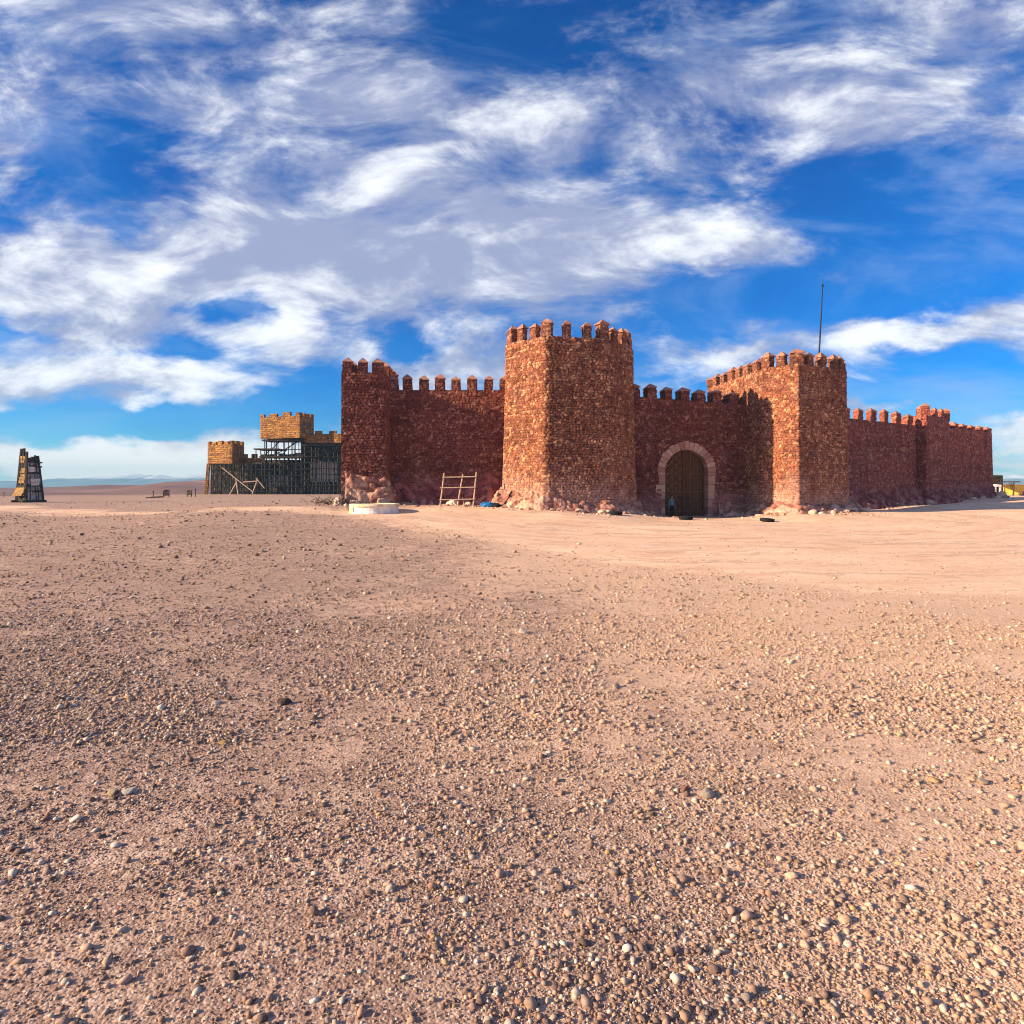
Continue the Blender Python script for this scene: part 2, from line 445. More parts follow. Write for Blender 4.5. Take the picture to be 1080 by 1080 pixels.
def flat_poly(pts, z, origin):
    V = np.array([(p[0] - origin[0], p[1] - origin[1], z - origin[2]) for p in pts])
    return V, np.array([list(range(len(pts)))])

def join(parts):
    Vs, Qs, St, Ab = [], [], [], []
    n = 0
    for V, Q, st, ab in parts:
        Vs.append(V); Qs.append(np.asarray(Q) + n); St.append(st); Ab.append(ab); n += len(V)
    return np.concatenate(Vs), Qs, np.concatenate(St), np.concatenate(Ab)

def masonry_body(name, parts, mat, parent):
    V, Q, st, ab = join(parts)
    return obj(name, np_mesh(name, V, Q, {'stone': st, 'above': ab}), mat, parent)

def plain(V, Q):
    return V, Q, np.tile(np.array([[0.4, 0.3, 0.4]]), (len(V), 1)), np.full(len(V), 5.0)

# merlons -----------------------------------------------------------------
MER = {}
MERMAT = {}
def merlon_meshes(w, d, h, mat, capo=0.03, caph=0.36):
    key = (round(w, 2), round(d, 2), round(h, 2), mat)
    if key in MER: return MER[key]
    out = []
    for v in range(4):
        poly = [(-w / 2, -d / 2), (w / 2, -d / 2), (w / 2, d / 2), (-w / 2, d / 2)]
        body = strip(poly, True, h - caph, 0.0, 0.06, 0.27, 0.17, 300 + 31 * v + int(w * 100), (0, 0, 0), disp=0.04)
        V, Q, st, ab = body
        me = np_mesh('merlon', V, [Q], {'stone': st, 'above': ab + 6})
        me.materials.append(M[mat])
        rr = random.Random(v * 13 + int(w * 100))
        a, b = w / 2 + capo, d / 2 + capo
        z0 = h - caph - 0.03
        j = lambda s=0.02: rr.uniform(-s, s)
        vs = []
        for zz, k in ((z0, 1.0), (z0 + 0.07, 1.02)):
            vs += [(-a * k + j(), -b * k + j(), zz + j()), (a * k + j(), -b * k + j(), zz + j()), (a * k + j(), b * k + j(), zz + j()), (-a * k + j(), b * k + j(), zz + j())]
        vs += [(-a * .07 + j(.04), -b * .07, h + j(.03)), (a * .07 + j(.04), -b * .07, h + j(.03)), (a * .07 + j(.04), b * .07, h + j(.03)), (-a * .07 + j(.04), b * .07, h + j(.03))]
        fs = []
        for L in (0, 4):
            fs += [(L + i, L + (i + 1) % 4, L + 4 + (i + 1) % 4, L + 4 + i) for i in range(4)]
        fs += [(3, 2, 1, 0), (8, 9, 10, 11)]
        mc = D.meshes.new('cap'); mc.from_pydata(vs, [], fs); mc.materials.append(M['cap'])
        out.append((me, mc))
    MER[key] = out
    return out

PROTO = {}
def place_merlon(root, x, y, z, ang, w, d, h):
    rx, ry, rz = root.location
    i = random.randrange(4)
    me, mc = merlon_meshes(w, d, h, MERMAT.get(root.name, 'merlon'))[i]
    key = me.name
    if key not in PROTO:
        o = D.objects.new('merlon', me); c = D.objects.new('cap', mc)
        PROTO[key] = (o, c)
    else:
        o, c = PROTO[key][0].copy(), PROTO[key][1].copy()
    o.parent = root; o.location = (x - rx, y - ry, z - rz); o.rotation_euler = (random.uniform(-.02, .02), random.uniform(-.035, .035), ang + random.uniform(-.05, .05))
    s = random.uniform(0.86, 1.10); o.scale = (s, random.uniform(0.92, 1.05), random.uniform(0.87, 1.06))
    COL.objects.link(o)
    c.parent = o; COL.objects.link(c)
    return o

def merlon_run(root, a, b, n0, n1, count, ztop, w, d, h, inset):
    """count merlons between fractions n0..n1 of segment a->b"""
    a = np.array(a, float); b = np.array(b, float); dr = (b - a) / np.linalg.norm(b - a); nrm = np.array([dr[1], -dr[0]])
    ang = math.atan2(dr[1], dr[0])
    for i in range(count):
        t = n0 + (n1 - n0) * (i / (count - 1) if count > 1 else 0.5)
        p = a + (b - a) * t - nrm * inset
        z = ztop(p[0], p[1]) if callable(ztop) else ztop
        place_merlon(root, p[0], p[1], z - 0.03, ang, w, d, h)

def corner_merlon(root, p, q, r, ztop, w, d, h, inset):
    p, q, r = (np.array(v, float) for v in (p, q, r))
    d1 = (q - p) / np.linalg.norm(q - p); d2 = (r - q) / np.linalg.norm(r - q)
    n = np.array([d1[1] + d2[1], -d1[0] - d2[0]]); n /= np.linalg.norm(n)
    t = np.array([-n[1], n[0]])
    c = q - n * inset
    place_merlon(root, c[0], c[1], ztop - 0.03, math.atan2(t[1], t[0]), w, d, h)

# rocky footing ---------------------------------------------------------
def footing(root, poly, k, hgt=1.5, reach=1.0, name='rock_footing', mat='footing'):
    P = [np.array(p, float) for p in poly]
    pts, nrm, ss = [], [], []
    s = 0; step = 0.075
    sg = []
    for a, b in zip(P[:-1], P[1:]):
        L = np.linalg.norm(b - a); d = (b - a) / L; sg.append((a, b, L, np.array([d[1], -d[0]])))
    for i, (a, b, L, n) in enumerate(sg):
        m = max(2, int(L / step))
        for j in range(m):
            t = j / m
            w = min(1.0, t * L / 1.2); nn = n
            if i > 0 and w < 1: nn = n * (0.5 + 0.5 * w) + sg[i - 1][3] * (0.5 - 0.5 * w)
            w2 = min(1.0, (1 - t) * L / 1.2)
            if i < len(sg) - 1 and w2 < 1: nn = n * (0.5 + 0.5 * w2) + sg[i + 1][3] * (0.5 - 0.5 * w2)
            nn = nn / np.linalg.norm(nn)
            pts.append(a + (b - a) * t); nrm.append(nn); ss.append(s + L * t)
        s += L
    pts.append(sg[-1][1]); nrm.append(sg[-1][3]); ss.append(s)
    pts = np.array(pts); nrm = np.array(nrm); ss = np.array(ss)
    hv = hgt * (0.35 + 1.25 * fbm(ss / 2.6, ss * 0 + k, 3, k))
    rv = reach * (0.45 + 1.1 * fbm(ss / 2.1, ss * 0 + 3.3 + k, 3, k + 5))
    nt_ = 30
    t = np.linspace(0, 1, nt_)[:, None]
    base = gz_np(pts[:, 0], pts[:, 1])
    # profile: top tucked into wall, convex, then ground
    out = (t ** 1.35) * rv[None, :] + 0.02 - 0.12 * (t < 0.04)
    zz = base[None, :] + hv[None, :] * (1 - t) ** 1.15 - 0.35 * t ** 4
    S = np.broadcast_to(ss[None, :], zz.shape)
    T = t * np.hypot(hv, rv)[None, :]
    F1, F2, r1, r2, r3 = stones(S + 0.3 * fbm(S * 2, T * 2, 3, k), T + 0.2 * fbm(S * 2, T * 2, 3, k + 2), 0.52, 0.36, k + 11, 0.9, 2.2)
    lump = np.clip(1 - (F1 * 1.2) ** 3, 0, 1) * 0.26 * (0.2 + r2 ** 1.5) + 0.14 * (fbm(S / 0.35, T / 0.35, 3, k + 20) - 0.5)
    lump *= np.clip(t * 6, 0, 1)
    out = out + lump
    zz = zz + 0.45 * lump
    X = pts[None, :, 0] + nrm[None, :, 0] * out; Y = pts[None, :, 1] + nrm[None, :, 1] * out
    o = np.array(root.location)
    V = np.stack([X - o[0], Y - o[1], zz - o[2]], -1).reshape(-1, 3)
    n0, n1 = zz.shape
    idx = np.arange(n0 * n1).reshape(n0, n1)
    Q = np.stack([idx[1:, :-1], idx[1:, 1:], idx[:-1, 1:], idx[:-1, :-1]], -1).reshape(-1, 4)
    st = np.stack([r1 * (0.35 + 0.65 * np.broadcast_to(t, r1.shape)), np.clip(1 - (F2 - F1) / 0.10, 0, 1) * 0.8, r3], -1).reshape(-1, 3)
    return obj(name, np_mesh(name, V, [Q], {'stone': st}), M[mat], root)

# boulders ---------------------------------------------------------------
def boulder_mesh(k, sub=3, rough=0.3):
    bm = bmesh.new(); bmesh.ops.create_icosphere(bm, subdivisions=sub, radius=0.5)
    rr = random.Random(k)
    planes = [(Vector((rr.gauss(0, 1), rr.gauss(0, 1), rr.gauss(0, 1))).normalized(), rr.uniform(0.26, 0.42)) for _ in range(11)]
    for v in bm.verts:
        p = v.co.copy()
        for n, d in planes:
            e = p.dot(n) - d
            if e > 0: p -= n * e * 0.85
        h = hash2(np.array([v.index]), np.array([k]), 3)[0]
        v.co = p * (1 + 0.05 * (h - 0.5))
    me = D.meshes.new('boulder'); bm.to_mesh(me); bm.free()
    r = rr.random()
    at_ = me.attributes.new('stone', 'FLOAT_COLOR', 'POINT')
    at_.data.foreach_set('color', np.tile([r, 0, r, 1], len(me.vertices)).astype(np.float32))
    me.materials.append(M['boulder'])
    return me
BOULD = [boulder_mesh(k) for k in range(8)]
def boulder(x, y, size, label, group, sink=0.36, flat=0.75, cat='boulder', name='boulder', meshes=None):
    o = D.objects.new(name, random.choice(meshes or BOULD))
    s = size
    o.scale = (s * random.uniform(.9, 1.35), s * random.uniform(.8, 1.1), s * flat * random.uniform(.85, 1.15))
    o.rotation_euler = (random.uniform(-.3, .3), random.uniform(-.3, .3), random.uniform(0, 6.28))
    o.location = (x, y, gz(x, y) + s * flat * (0.5 - sink))
    link(o)
    return tag(o, label, cat, group, 'thing')

def boulders_along(a, b, n, out, size, label, group):
    a = np.array(a, float); b = np.array(b, float); d = (b - a); L = np.linalg.norm(d); d /= L; nr = np.array([d[1], -d[0]])
    for i in range(n):
        t = (i + random.uniform(.1, .9)) / n
        p = a + d * L * t + nr * random.uniform(*out)
        boulder(p[0], p[1], size[0] * .55 + (size[1] * 1.1 - size[0] * .55) * random.random() ** 1.7, label, group, flat=random.uniform(.55, .9))

# ================================================================== THE CASTLE
def base_pt(x, y): return (x, y, gz(x, y))
gzb = lambda x, y: gz(x, y)

# --- central polygonal tower
A = (at(534, 47.6), 47.6); B = (at(575, 44.9), 44.9); C_ = (at(640, 45.92), 45.92); Dd = (at(667, 48.9), 48.9)
E = (9.45, 52.8); Fp = (6.6, 56.0); G = (2.2, 55.6); Hh = (-0.28, 51.6)
ZC = 12.5
ct = thing('castle_tower', (4.2, 50.0, gz(4.2, 46)), 'tallest castle tower, many-sided red rubble stone with one bright sunlit face', 'tower', 'towers of the red castle')
o3 = tuple(ct.location)
vis = strip([Hh, A, B, C_, Dd, E], False, ZC, gzb, 0.058, 0.265, 0.172, 11, o3, batter=0.30, disp=0.10)
bk = strip([E, Fp, G, Hh], False, ZC, gzb, 0.4, 0.3, 0.2, 12, o3, disp=0.0)
tp = plain(*flat_poly([A, B, C_, Dd, E, Fp, G, Hh], ZC - 0.02, o3))
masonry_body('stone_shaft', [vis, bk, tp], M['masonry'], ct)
ring = [A, B, C_, Dd, E, Fp, G, Hh]
for i in range(8):
    p, q, r = ring[i - 1], ring[i], ring[(i + 1) % 8]
    corner_merlon(ct, p, q, r, ZC, 0.82, 0.62, 1.42, 0.52)
    merlon_run(ct, q, r, 0.36, 0.69, 2, ZC, 0.62, 0.5, 1.28, 0.28)
footing(ct, [(A[0] - .1, A[1] + 1.6), A, B, C_, Dd, (9.1, 51.2)], 3, 1.25, 1.25)
footing(ct, [(A[0] - .02, 49.4), A, (A[0] * .75 + B[0] * .25, A[1] * .75 + B[1] * .25)], 8, 2.3, 1.55)

# --- left corner tower
LT = [(at(360, 46.5), 46.5), (at(405, 47.1), 47.1), (-9.08, 53.2), (-12.0, 52.6)]
ZL = 10.35
lt = thing('castle_tower', (-10.5, 49.5, gz(-10.5, 46.5)), 'narrow square red stone tower at the corner of the castle beside the white drum', 'tower', 'towers of the red castle')
o3 = tuple(lt.location)
vis = strip([LT[0], LT[1], LT[2]], False, ZL, gzb, 0.065, 0.27, 0.19, 21, o3, batter=0.12, disp=0.09)
bk = strip([LT[2], LT[3], LT[0]], False, ZL, gzb, 0.4, 0.3, 0.2, 22, o3, disp=0.0)
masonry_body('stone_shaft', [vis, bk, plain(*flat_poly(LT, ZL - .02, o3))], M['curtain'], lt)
MERMAT[lt.name] = 'merlon_dark'
merlon_run(lt, LT[0], LT[1], 0.14, 0.86, 3, ZL, 0.70, 0.62, 1.12, 0.30)
merlon_run(lt, LT[1], LT[2], 0.32, 0.92, 4, ZL, 0.70, 0.62, 1.12, 0.30)
merlon_run(lt, LT[2], LT[3], 0.3, 0.7, 2, ZL, 0.70, 0.62, 1.12, 0.30)
merlon_run(lt, LT[3], LT[0], 0.12, 0.82, 5, ZL, 0.70, 0.62, 1.12, 0.30)
footing(lt, [(LT[0][0] + .25, LT[0][1] + .04), LT[1], (-9.0, 49.0)], 31, 1.9, .7)

def curtain(label, a, b, ztop_a, ztop_b, thick, step, sw, sh, k, mat, disp, hole=None, batter=0.2):
    a = np.array(a, float); b = np.array(b, float); L = np.linalg.norm(b - a); d = (b - a) / L; n = np.array([d[1], -d[0]])
    mid = (a + b) / 2
    root = thing('castle_wall', (mid[0], mid[1], gz(mid[0], mid[1])), label, 'castle wall', 'curtain walls of the red castle')
    zt = lambda x, y: ztop_a + (ztop_b - ztop_a) * min(1, max(0, float(np.dot(np.array([x, y]) - a, d)) / L))
    o3 = tuple(root.location)
    f = strip([tuple(a), tuple(b)], False, zt, gzb, step, sw, sh, k, o3, batter=batter, disp=disp, hole=hole)
    a2 = a - n * thick; b2 = b - n * thick
    bk = strip([tuple(b2), tuple(a2)], False, zt, gzb, 0.5, 0.4, 0.3, k + 1, o3, disp=0.0, hole=None if hole is None else (lambda s, z: hole(L - s, z)))
    V = np.array([(a[0], a[1], ztop_a), (b[0], b[1], ztop_b), (b2[0], b2[1], ztop_b), (a2[0], a2[1], ztop_a)]) - np.array(o3)
    tp_ = plain(V, np.array([[0, 1, 2, 3]]))
    ends = []
    for p, q, zz in ((b, b2, ztop_b), (a2, a, ztop_a)):
        z0 = gz(p[0], p[1]) - .5
        V = np.array([(p[0], p[1], z0), (q[0], q[1], z0), (q[0], q[1], zz), (p[0], p[1], zz)]) - np.array(o3)
        ends.append(plain(V, np.array([[0, 1, 2, 3]])))
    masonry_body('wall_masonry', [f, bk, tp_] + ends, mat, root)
    return root, zt, d, n

# --- left curtain
a, b = (-9.2, 49.2), (-0.25, 49.7)
lw, zt, _, _ = curtain('red stone wall behind the wooden rack, between the narrow and the tallest tower', a, b, 9.45, 9.5, 1.6, 0.065, 0.25, 0.17, 41, M['curtain'], 0.045)
MERMAT[lw.name] = 'merlon_dark'
merlon_run(lw, a, b, 0.028, 0.965, 8, zt, 0.66, 0.62, 1.22, 0.30)
footing(lw, [(-9.1, 49.2), (-0.6, 49.68)], 47, 1.8, 0.8, mat='footing_red')

# --- gate wall
ga, gb = np.array((9.2, 51.5)), np.array((19.3, 52.56))
gL = np.linalg.norm(gb - ga); gd = (gb - ga) / gL; gn = np.array([gd[1], -gd[0]])
gc = np.array((13.62, 51.95)); sc_ = float(np.dot(gc - ga, gd))
GZ0 = gz(gc[0], gc[1] - .5)
RI, RO = 1.74, 2.34
ZS = 3.42          # springing
def gate_hole(s, z):
    x = s - sc_
    rr = (RI + RO) / 2
    return ((np.abs(x) < rr) & (z < ZS)) | ((x ** 2 + ((z - ZS) * 1.0) ** 2 < rr ** 2) & (z >= ZS))
gw, zt, _, _ = curtain('red stone wall pierced by the arched timber gate', ga, gb, 9.3, 8.75, 1.8, 0.065, 0.26, 0.175, 61, M['curtain'], 0.05, hole=gate_hole)
MERMAT[gw.name] = 'merlon_dark'
merlon_run(gw, ga, gb, 0.045, 0.955, 8, zt, 0.66, 1.45, 1.18, 0.74)
def gp(x, y, z):  # gate coords: x along wall, y inward, z world
    p = gc + gd * x - gn * y
    return Vector((p[0] - gw.location[0], p[1] - gw.location[1], z - gw.location[2]))
def arch_pts(R, n, jamb):
    pts = [(-R, z) for z in jamb] + [(-R * math.cos(PI * i / n), ZS + R * math.sin(PI * i / n)) for i in range(1, n)] + [(R, z) for z in jamb[::-1]]
    return pts
# stone surround: voussoirs and jamb blocks
mb = MB()
def block(p4, y0, y1):
    vs = [gp(x, y0, z) for x, z in p4] + [gp(x, y1, z) for x, z in p4]
    mb.add(vs, [(0, 1, 2, 3), (7, 6, 5, 4), (0, 4, 5, 1), (1, 5, 6, 2), (2, 6, 7, 3), (3, 7, 4, 0)])
nv = 17
for i in range(nv):
    g_ = 0.012
    t0 = PI * (i / nv) + g_; t1 = PI * ((i + 1) / nv) - g_
    ro = RO + (0.10 if i == nv // 2 else random.uniform(-.03, .05)); y0 = -0.15 - random.uniform(0, .035)
    q = [(-RI * math.cos(t0), ZS + RI * math.sin(t0)), (-ro * math.cos(t0), ZS + ro * math.sin(t0)), (-ro * math.cos(t1), ZS + ro * math.sin(t1)), (-RI * math.cos(t1), ZS + RI * math.sin(t1))]
    block(q, y0, 0.92)
zj = [GZ0 - 0.3]
while zj[-1] < ZS - 0.75: zj.append(zj[-1] + random.uniform(.5, .68))
zj.append(ZS)
for sd in (-1, 1):
    for z0, z1 in zip(zj[:-1], zj[1:]):
        ro = RO + random.uniform(-.12, .14); y0 = -0.15 - random.uniform(0, .04)
        x0, x1 = sorted((sd * RI, sd * ro))
        block([(x0, z0 + .022), (x1, z0 + .022), (x1, z1 - .022), (x0, z1 - .022)], y0, 0.92)
arch_o = mb.build('arch_surround', M['voussoir'], gw)
nb_ = len(arch_o.data.vertices) // 8
cc_ = np.repeat(RNG.rand(nb_, 1), 8, 0); cc_ = np.concatenate([cc_, cc_ * 0, cc_, cc_ * 0 + 1], 1)
arch_o.data.attributes.new('stone', 'FLOAT_COLOR', 'POINT').data.foreach_set('color', cc_.astype(np.float32).ravel())
# mortar core behind the joints
mb = MB()
inn = arch_pts(RI + .02, 28, [GZ0 - .3, ZS]); outp = arch_pts(RO - .12, 28, [GZ0 - .3, ZS])
for (p0, p1, q0, q1) in zip(inn[:-1], inn[1:], outp[:-1], outp[1:]):
    block([p0, q0, q1, p1], -0.1, 0.9)
mb.build('arch_core', M['curtain'], gw)
# door leaves
def leaf(sd):
    m_ = MB(); n = 18
    pts = [(0.012 * sd, GZ0 - .05)]
    R = RI + 0.05
    pts.append((R * sd, GZ0 - .05)); pts.append((R * sd, ZS))
    for i in range(1, n): pts.append((sd * R * math.cos(PI / 2 * i / n), ZS + R * math.sin(PI / 2 * i / n)))
    pts.append((0.012 * sd, ZS + R))
    if sd < 0: pts = pts[::-1]
    k = len(pts)
    vs = [gp(x, .62, z) for x, z in pts] + [gp(x, .78, z) for x, z in pts]
    m_.add(vs, [tuple(range(k)), tuple(range(k, 2 * k))[::-1]] + [(i, k + i, k + (i + 1) % k, (i + 1) % k) for i in range(k)])
    d_ = m_.build('gate_leaf', M['gate_wood'], gw)
    # strapwork lattice
    s_ = MB()
    def inside(x, z): return 0.1 < x * sd < RI - .06 and z > GZ0 + .1 and (z < ZS or x * x + (z - ZS) ** 2 < (RI - .08) ** 2)
    pitch = 0.62
    for fam in ((-1, 1) if sd < 0 else ()):
        for i in range(-14, 20):
            pts = []
            for j in range(0, 260):
                z = GZ0 + j * 0.022
                x = sd * (RI / 2 + .05) + fam * (z - GZ0) + i * pitch
                if inside(x, z) and z > GZ0 + 1.3: pts.append((x, z))
            if len(pts) > 6:
                (x0, z0), (x1, z1) = pts[0], pts[-1]
                s_.bar(gp(x0, .60 - .008 * (fam > 0), z0), gp(x1, .60 - .008 * (fam > 0), z1), 0.07, 0.05)
    z = GZ0 + .35
    while z < ZS + 1.4:
        for i in range(4):
            x = sd * (0.28 + i * 0.36)
            if inside(x, z):
                c = gp(x, .56, z); s_.bar(c, c + Vector((gn[0], gn[1], 0)) * 0.06, 0.10, n=8, w2=0.03)
        z += 0.31
    for i in range(1, 6):      # plank seams covered by thin battens
        x = sd * (RI * i / 6.0)
        zt_ = ZS + math.sqrt(max(0, (RI - .1) ** 2 - x * x))
        s_.bar(gp(x, .61, GZ0 + .05), gp(x, .61, zt_), .035, .03)
    for z in (GZ0 + .45, GZ0 + 2.0, GZ0 + 3.4):
        s_.bar(gp(sd * .08, .60, z), gp(sd * (RI - .04), .60, z), .10, .05)
    s_.build('strapwork', M['gate_strap'], d_)
    k_ = MB(); c = gp(sd * .25, .5, GZ0 + 1.45)
    for i in range(12):
        a0, a1 = 2 * PI * i / 12, 2 * PI * (i + 1) / 12
        k_.bar(c + Vector((gd[0] * math.cos(a0), gd[1] * math.cos(a0), math.sin(a0))) * .13, c + Vector((gd[0] * math.cos(a1), gd[1] * math.cos(a1), math.sin(a1))) * .13, .035)
    k_.build('ring_handle', M['steel'], d_)
leaf(-1); leaf(1)
mb = MB(); mb.bar(gp(0, .55, GZ0 + .05), gp(0, .55, ZS + RI - .05), .13, .1); mb.build('centre_rail', M['gate_red'], gw)
mb = MB()
pp = [gp(-RI - .2, -.35, GZ0 - .12), gp(RI + .2, -.35, GZ0 - .12), gp(RI + .2, .9, GZ0 - .12), gp(-RI - .2, .9, GZ0 - .12)]
mb.add(pp + [p + Vector((0, 0, .2)) for p in pp], [(0, 3, 2, 1), (4, 5, 6, 7), (0, 1, 5, 4), (1, 2, 6, 5), (2, 3, 7, 6), (3, 0, 4, 7)])
mb.build('threshold', M['arch'], gw)
footing(gw, [tuple(ga + gd * 0.1), tuple(gc - gd * (RO + .15))], 71, 1.0, 0.7)
footing(gw, [tuple(gc + gd * (RO + .15)), tuple(gb - gd * 0.6)], 73, 1.25, 0.7)

# --- right tower / bastion
J = (at(747, 60), 60.0); K = (at(805, 49.8), 49.8); L_ = (at(842, 47.6), 47.6); Mm = (at(892, 50.3), 50.3); N = (31.3, 63.2)
ZR = 11.15
rt = thing('castle_tower', (23.0, 54.0, gz(22, 48)), 'broad red stone bastion beside the gate with a bright orange sunlit edge', 'tower', 'towers of the red castle')
o3 = tuple(rt.location)
vis = strip([J, K, L_, Mm, N], False, ZR, gzb, 0.062, 0.265, 0.172, 81, o3, batter=0.18, disp=0.10)
bk = strip([N, J], False, ZR, gzb, 0.5, 0.4, 0.3, 82, o3, disp=0.0)
masonry_body('stone_shaft', [vis, bk, plain(*flat_poly([J, K, L_, Mm, N], ZR - .02, o3))], M['masonry'], rt)
corner_merlon(rt, J, K, L_, ZR, 0.8, .6, 1.2, .45); corner_merlon(rt, K, L_, Mm, ZR, .86, .62, 1.22, .52)
corner_merlon(rt, L_, Mm, N, ZR, 0.75, .6, 1.15, .55); corner_merlon(rt, N, J, K, ZR, .8, .8, 1.15, .42); corner_merlon(rt, Mm, N, J, ZR, .8, .8, 1.15, .42)
merlon_run(rt, J, K, 0.13, 0.86, 6, ZR, .75, .7, 1.15, .36)
merlon_run(rt, K, L_, 0.5, 0.5, 1, ZR, .66, .5, 1.17, .28)
merlon_run(rt, L_, Mm, 0.27, 0.79, 3, ZR, .68, .5, 1.13, .28)
merlon_run(rt, Mm, N, 0.1, 0.9, 9, ZR, .75, .7, 1.13, .36)
merlon_run(rt, N, J, 0.1, 0.9, 9, ZR, .75, .7, 1.13, .36)
footing(rt, [(K[0] - .2, K[1] + 2.4), K, L_, Mm, (Mm[0] + 2.0, Mm[1] + 3.4)], 91, 1.0, 1.2)

# --- right far wall, turret, last wall
ra, rb = (33.0, 65.8), (44.6, 73.4)
rw, zt, _, _ = curtain('long dark red wall running back from the broad bastion to the small turret', ra, rb, 9.1, 9.05, 1.8, 0.09, 0.3, 0.2, 101, M['curtain_red'], 0.06)
MERMAT[rw.name] = 'merlon_red'
merlon_run(rw, ra, rb, 0.035, 0.93, 6, zt, 1.0, .6, 1.42, .32)
footing(rw, [ra, rb], 103, 2.0, 1.6, mat='footing_red')
T1 = (at(967, 73.6), 73.6); T2 = (at(977, 72.6), 72.6); T3 = (at(1001, 76.4), 76.4); T4 = (49.6, 80.5); T5 = (45.2, 79)
ZT = 10.15
tt_ = thing('castle_tower', (47.5, 76, gz(47, 73)), 'small red turret halfway along the far right wall, its crenels catching orange light', 'tower', 'towers of the red castle')
o3 = tuple(tt_.location)
vis = strip([T5, T1, T2, T3, T4], False, ZT, gzb, 0.09, 0.3, 0.2, 111, o3, batter=0.12, disp=0.05)
bk = strip([T4, T5], False, ZT, gzb, 0.5, 0.4, 0.3, 112, o3, disp=0.0)
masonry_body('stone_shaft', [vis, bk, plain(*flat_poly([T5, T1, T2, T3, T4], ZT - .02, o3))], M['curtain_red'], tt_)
MERMAT[tt_.name] = 'merlon_red'
corner_merlon(tt_, T5, T1, T2, ZT, .62, .5, 1.15, .45); corner_merlon(tt_, T1, T2, T3, ZT, .75, .55, 1.3, .5); corner_merlon(tt_, T2, T3, T4, ZT, .9, .8, 1.3, .45)
merlon_run(tt_, T2, T3, .46, .74, 2, ZT, .58, .5, 1.2, .32); pass
footing(tt_, [T1, T2, T3], 113, 1.5, 1.3, mat='footing_red')
fa, fb = (50.2, 76.9), (at(1046, 82), 82.0)
fw, zt, _, _ = curtain('last stretch of red wall past the small turret, ending beside the yellow building', fa, fb, 9.15, 8.95, 1.8, 0.10, 0.3, 0.2, 121, M['curtain_red'], 0.055)
MERMAT[fw.name] = 'merlon_red'
merlon_run(fw, fa, fb, 0.06, 0.95, 6, zt, .95, 1.0, 0.85, .5)
footing(fw, [fa, fb], 123, 1.4, 1.2, mat='footing_red')

# --- mast on bastion
mb = MB(); p0 = Vector((at(862.5, 55), 55, ZR - .05)); p1 = Vector((at(868, 55), 55, zat(294, 55)))
mast = thing('mast', p0, 'thin metal mast leaning slightly on top of the broad bastion', 'mast')
dv = p1 - p0
mb.bar((0, 0, 0), dv * .55, .15, n=10, w2=.12); mb.bar(dv * .55, dv * .93, .11, n=10, w2=.08); mb.bar(dv * .93, dv, .04, n=8)
mb.build('pole', M['steel'], mast)
mb = MB(); c = dv * .93; mb.bar(c + Vector((-.1, 0, 0)), c + Vector((.1, 0, .0)), .07); mb.bar(c, c + Vector((0, 0, .12)), .16, n=8); mb.build('bracket', M['steel'], mast)
mb = MB(); mb.box(-.3, .3, -.3, .3, -.02, .06); mb.build('base_plate', M['steel'], mast)

# --- boulders along the feet
G1 = 'boulders at the castle foot'
boulders_along((LT[0][0] - .3, LT[0][1]), (LT[1][0], LT[1][1]), 8, (.3, 1.3), (.5, 1.05), 'pale boulder heaped at the foot of the narrow corner tower', G1)
boulders_along((-9.0, 49), (-3, 49.3), 8, (.4, 1.3), (.4, .9), 'pale boulder at the foot of the wall behind the wooden rack', G1)
boulders_along((A[0] - .5, A[1] + .6), B, 8, (.5, 1.4), (.45, .95), 'sunlit boulder below the bright face of the tallest tower', G1)
boulders_along(B, C_, 9, (.6, 1.4), (.4, .8), 'boulder at the front foot of the tallest tower', G1)
boulders_along(C_, Dd, 10, (.5, 1.5), (.6, 1.1), 'large pale boulder piled between the tallest tower and the gate', G1)
boulders_along(K, L_, 8, (.4, 1.2), (.4, .85), 'sunlit boulder below the orange edge of the broad bastion', G1)
boulders_along(L_, (Mm[0] + 1, Mm[1] + .8), 14, (.4, 1.4), (.5, 1.0), 'boulder at the shaded front foot of the broad bastion', G1)
boulders_along((36, 67.8), rb, 10, (.6, 2.2), (.5, 1.2), 'pinkish boulder at the foot of the long far right wall', G1)
boulders_along(fa, fb, 8, (.6, 1.6), (.4, .9), 'small boulder at the foot of the last stretch of wall', G1)
boulders_along((fb[0] - .5, fb[1] - .4), (fb[0] + 1.6, fb[1] + .3), 5, (.2, 1.0), (.7, 1.3), 'boulder heaped against the far end of the castle wall', G1)
boulder(at(770, 50.2), 50.2, 1.25, 'long pale flat rock lying between the gate and the broad bastion', None, flat=.5)

# ================================================================== SMALL THINGS NEAR THE CASTLE
# white drum
Y = 42.6; x = at(395, Y)
dr = thing('drum_plinth', (x, Y, gz(x, Y)), 'low round white and cream drum on the gravel before the narrow tower', 'plinth')
mb = MB(); mb.lathe([(1.52, -.15), (1.55, .05), (1.52, .16), (1.52, .42), (1.55, .44)], 40, close=False); mb.build('drum_wall', M['white'], dr, smooth=False)
mb = MB(); mb.lathe([(1.56, .42), (1.60, .50), (1.58, .60), (1.30, .62), (1.28, .5)], 40); mb.build('drum_rim', M['cream'], dr)
mb = MB()
for i in range(15):
    a0 = PI * .92 + (i - 2) * .05 * PI * .5; mb.box(-.125, .125, -.03, .03, 0, .40, Matrix.Translation((1.55 * math.cos(a0), 1.55 * math.sin(a0), .0)) @ Matrix.Rotation(a0 + PI / 2, 4, 'Z'))
mb.build('cream_panels', M['cream'], dr)

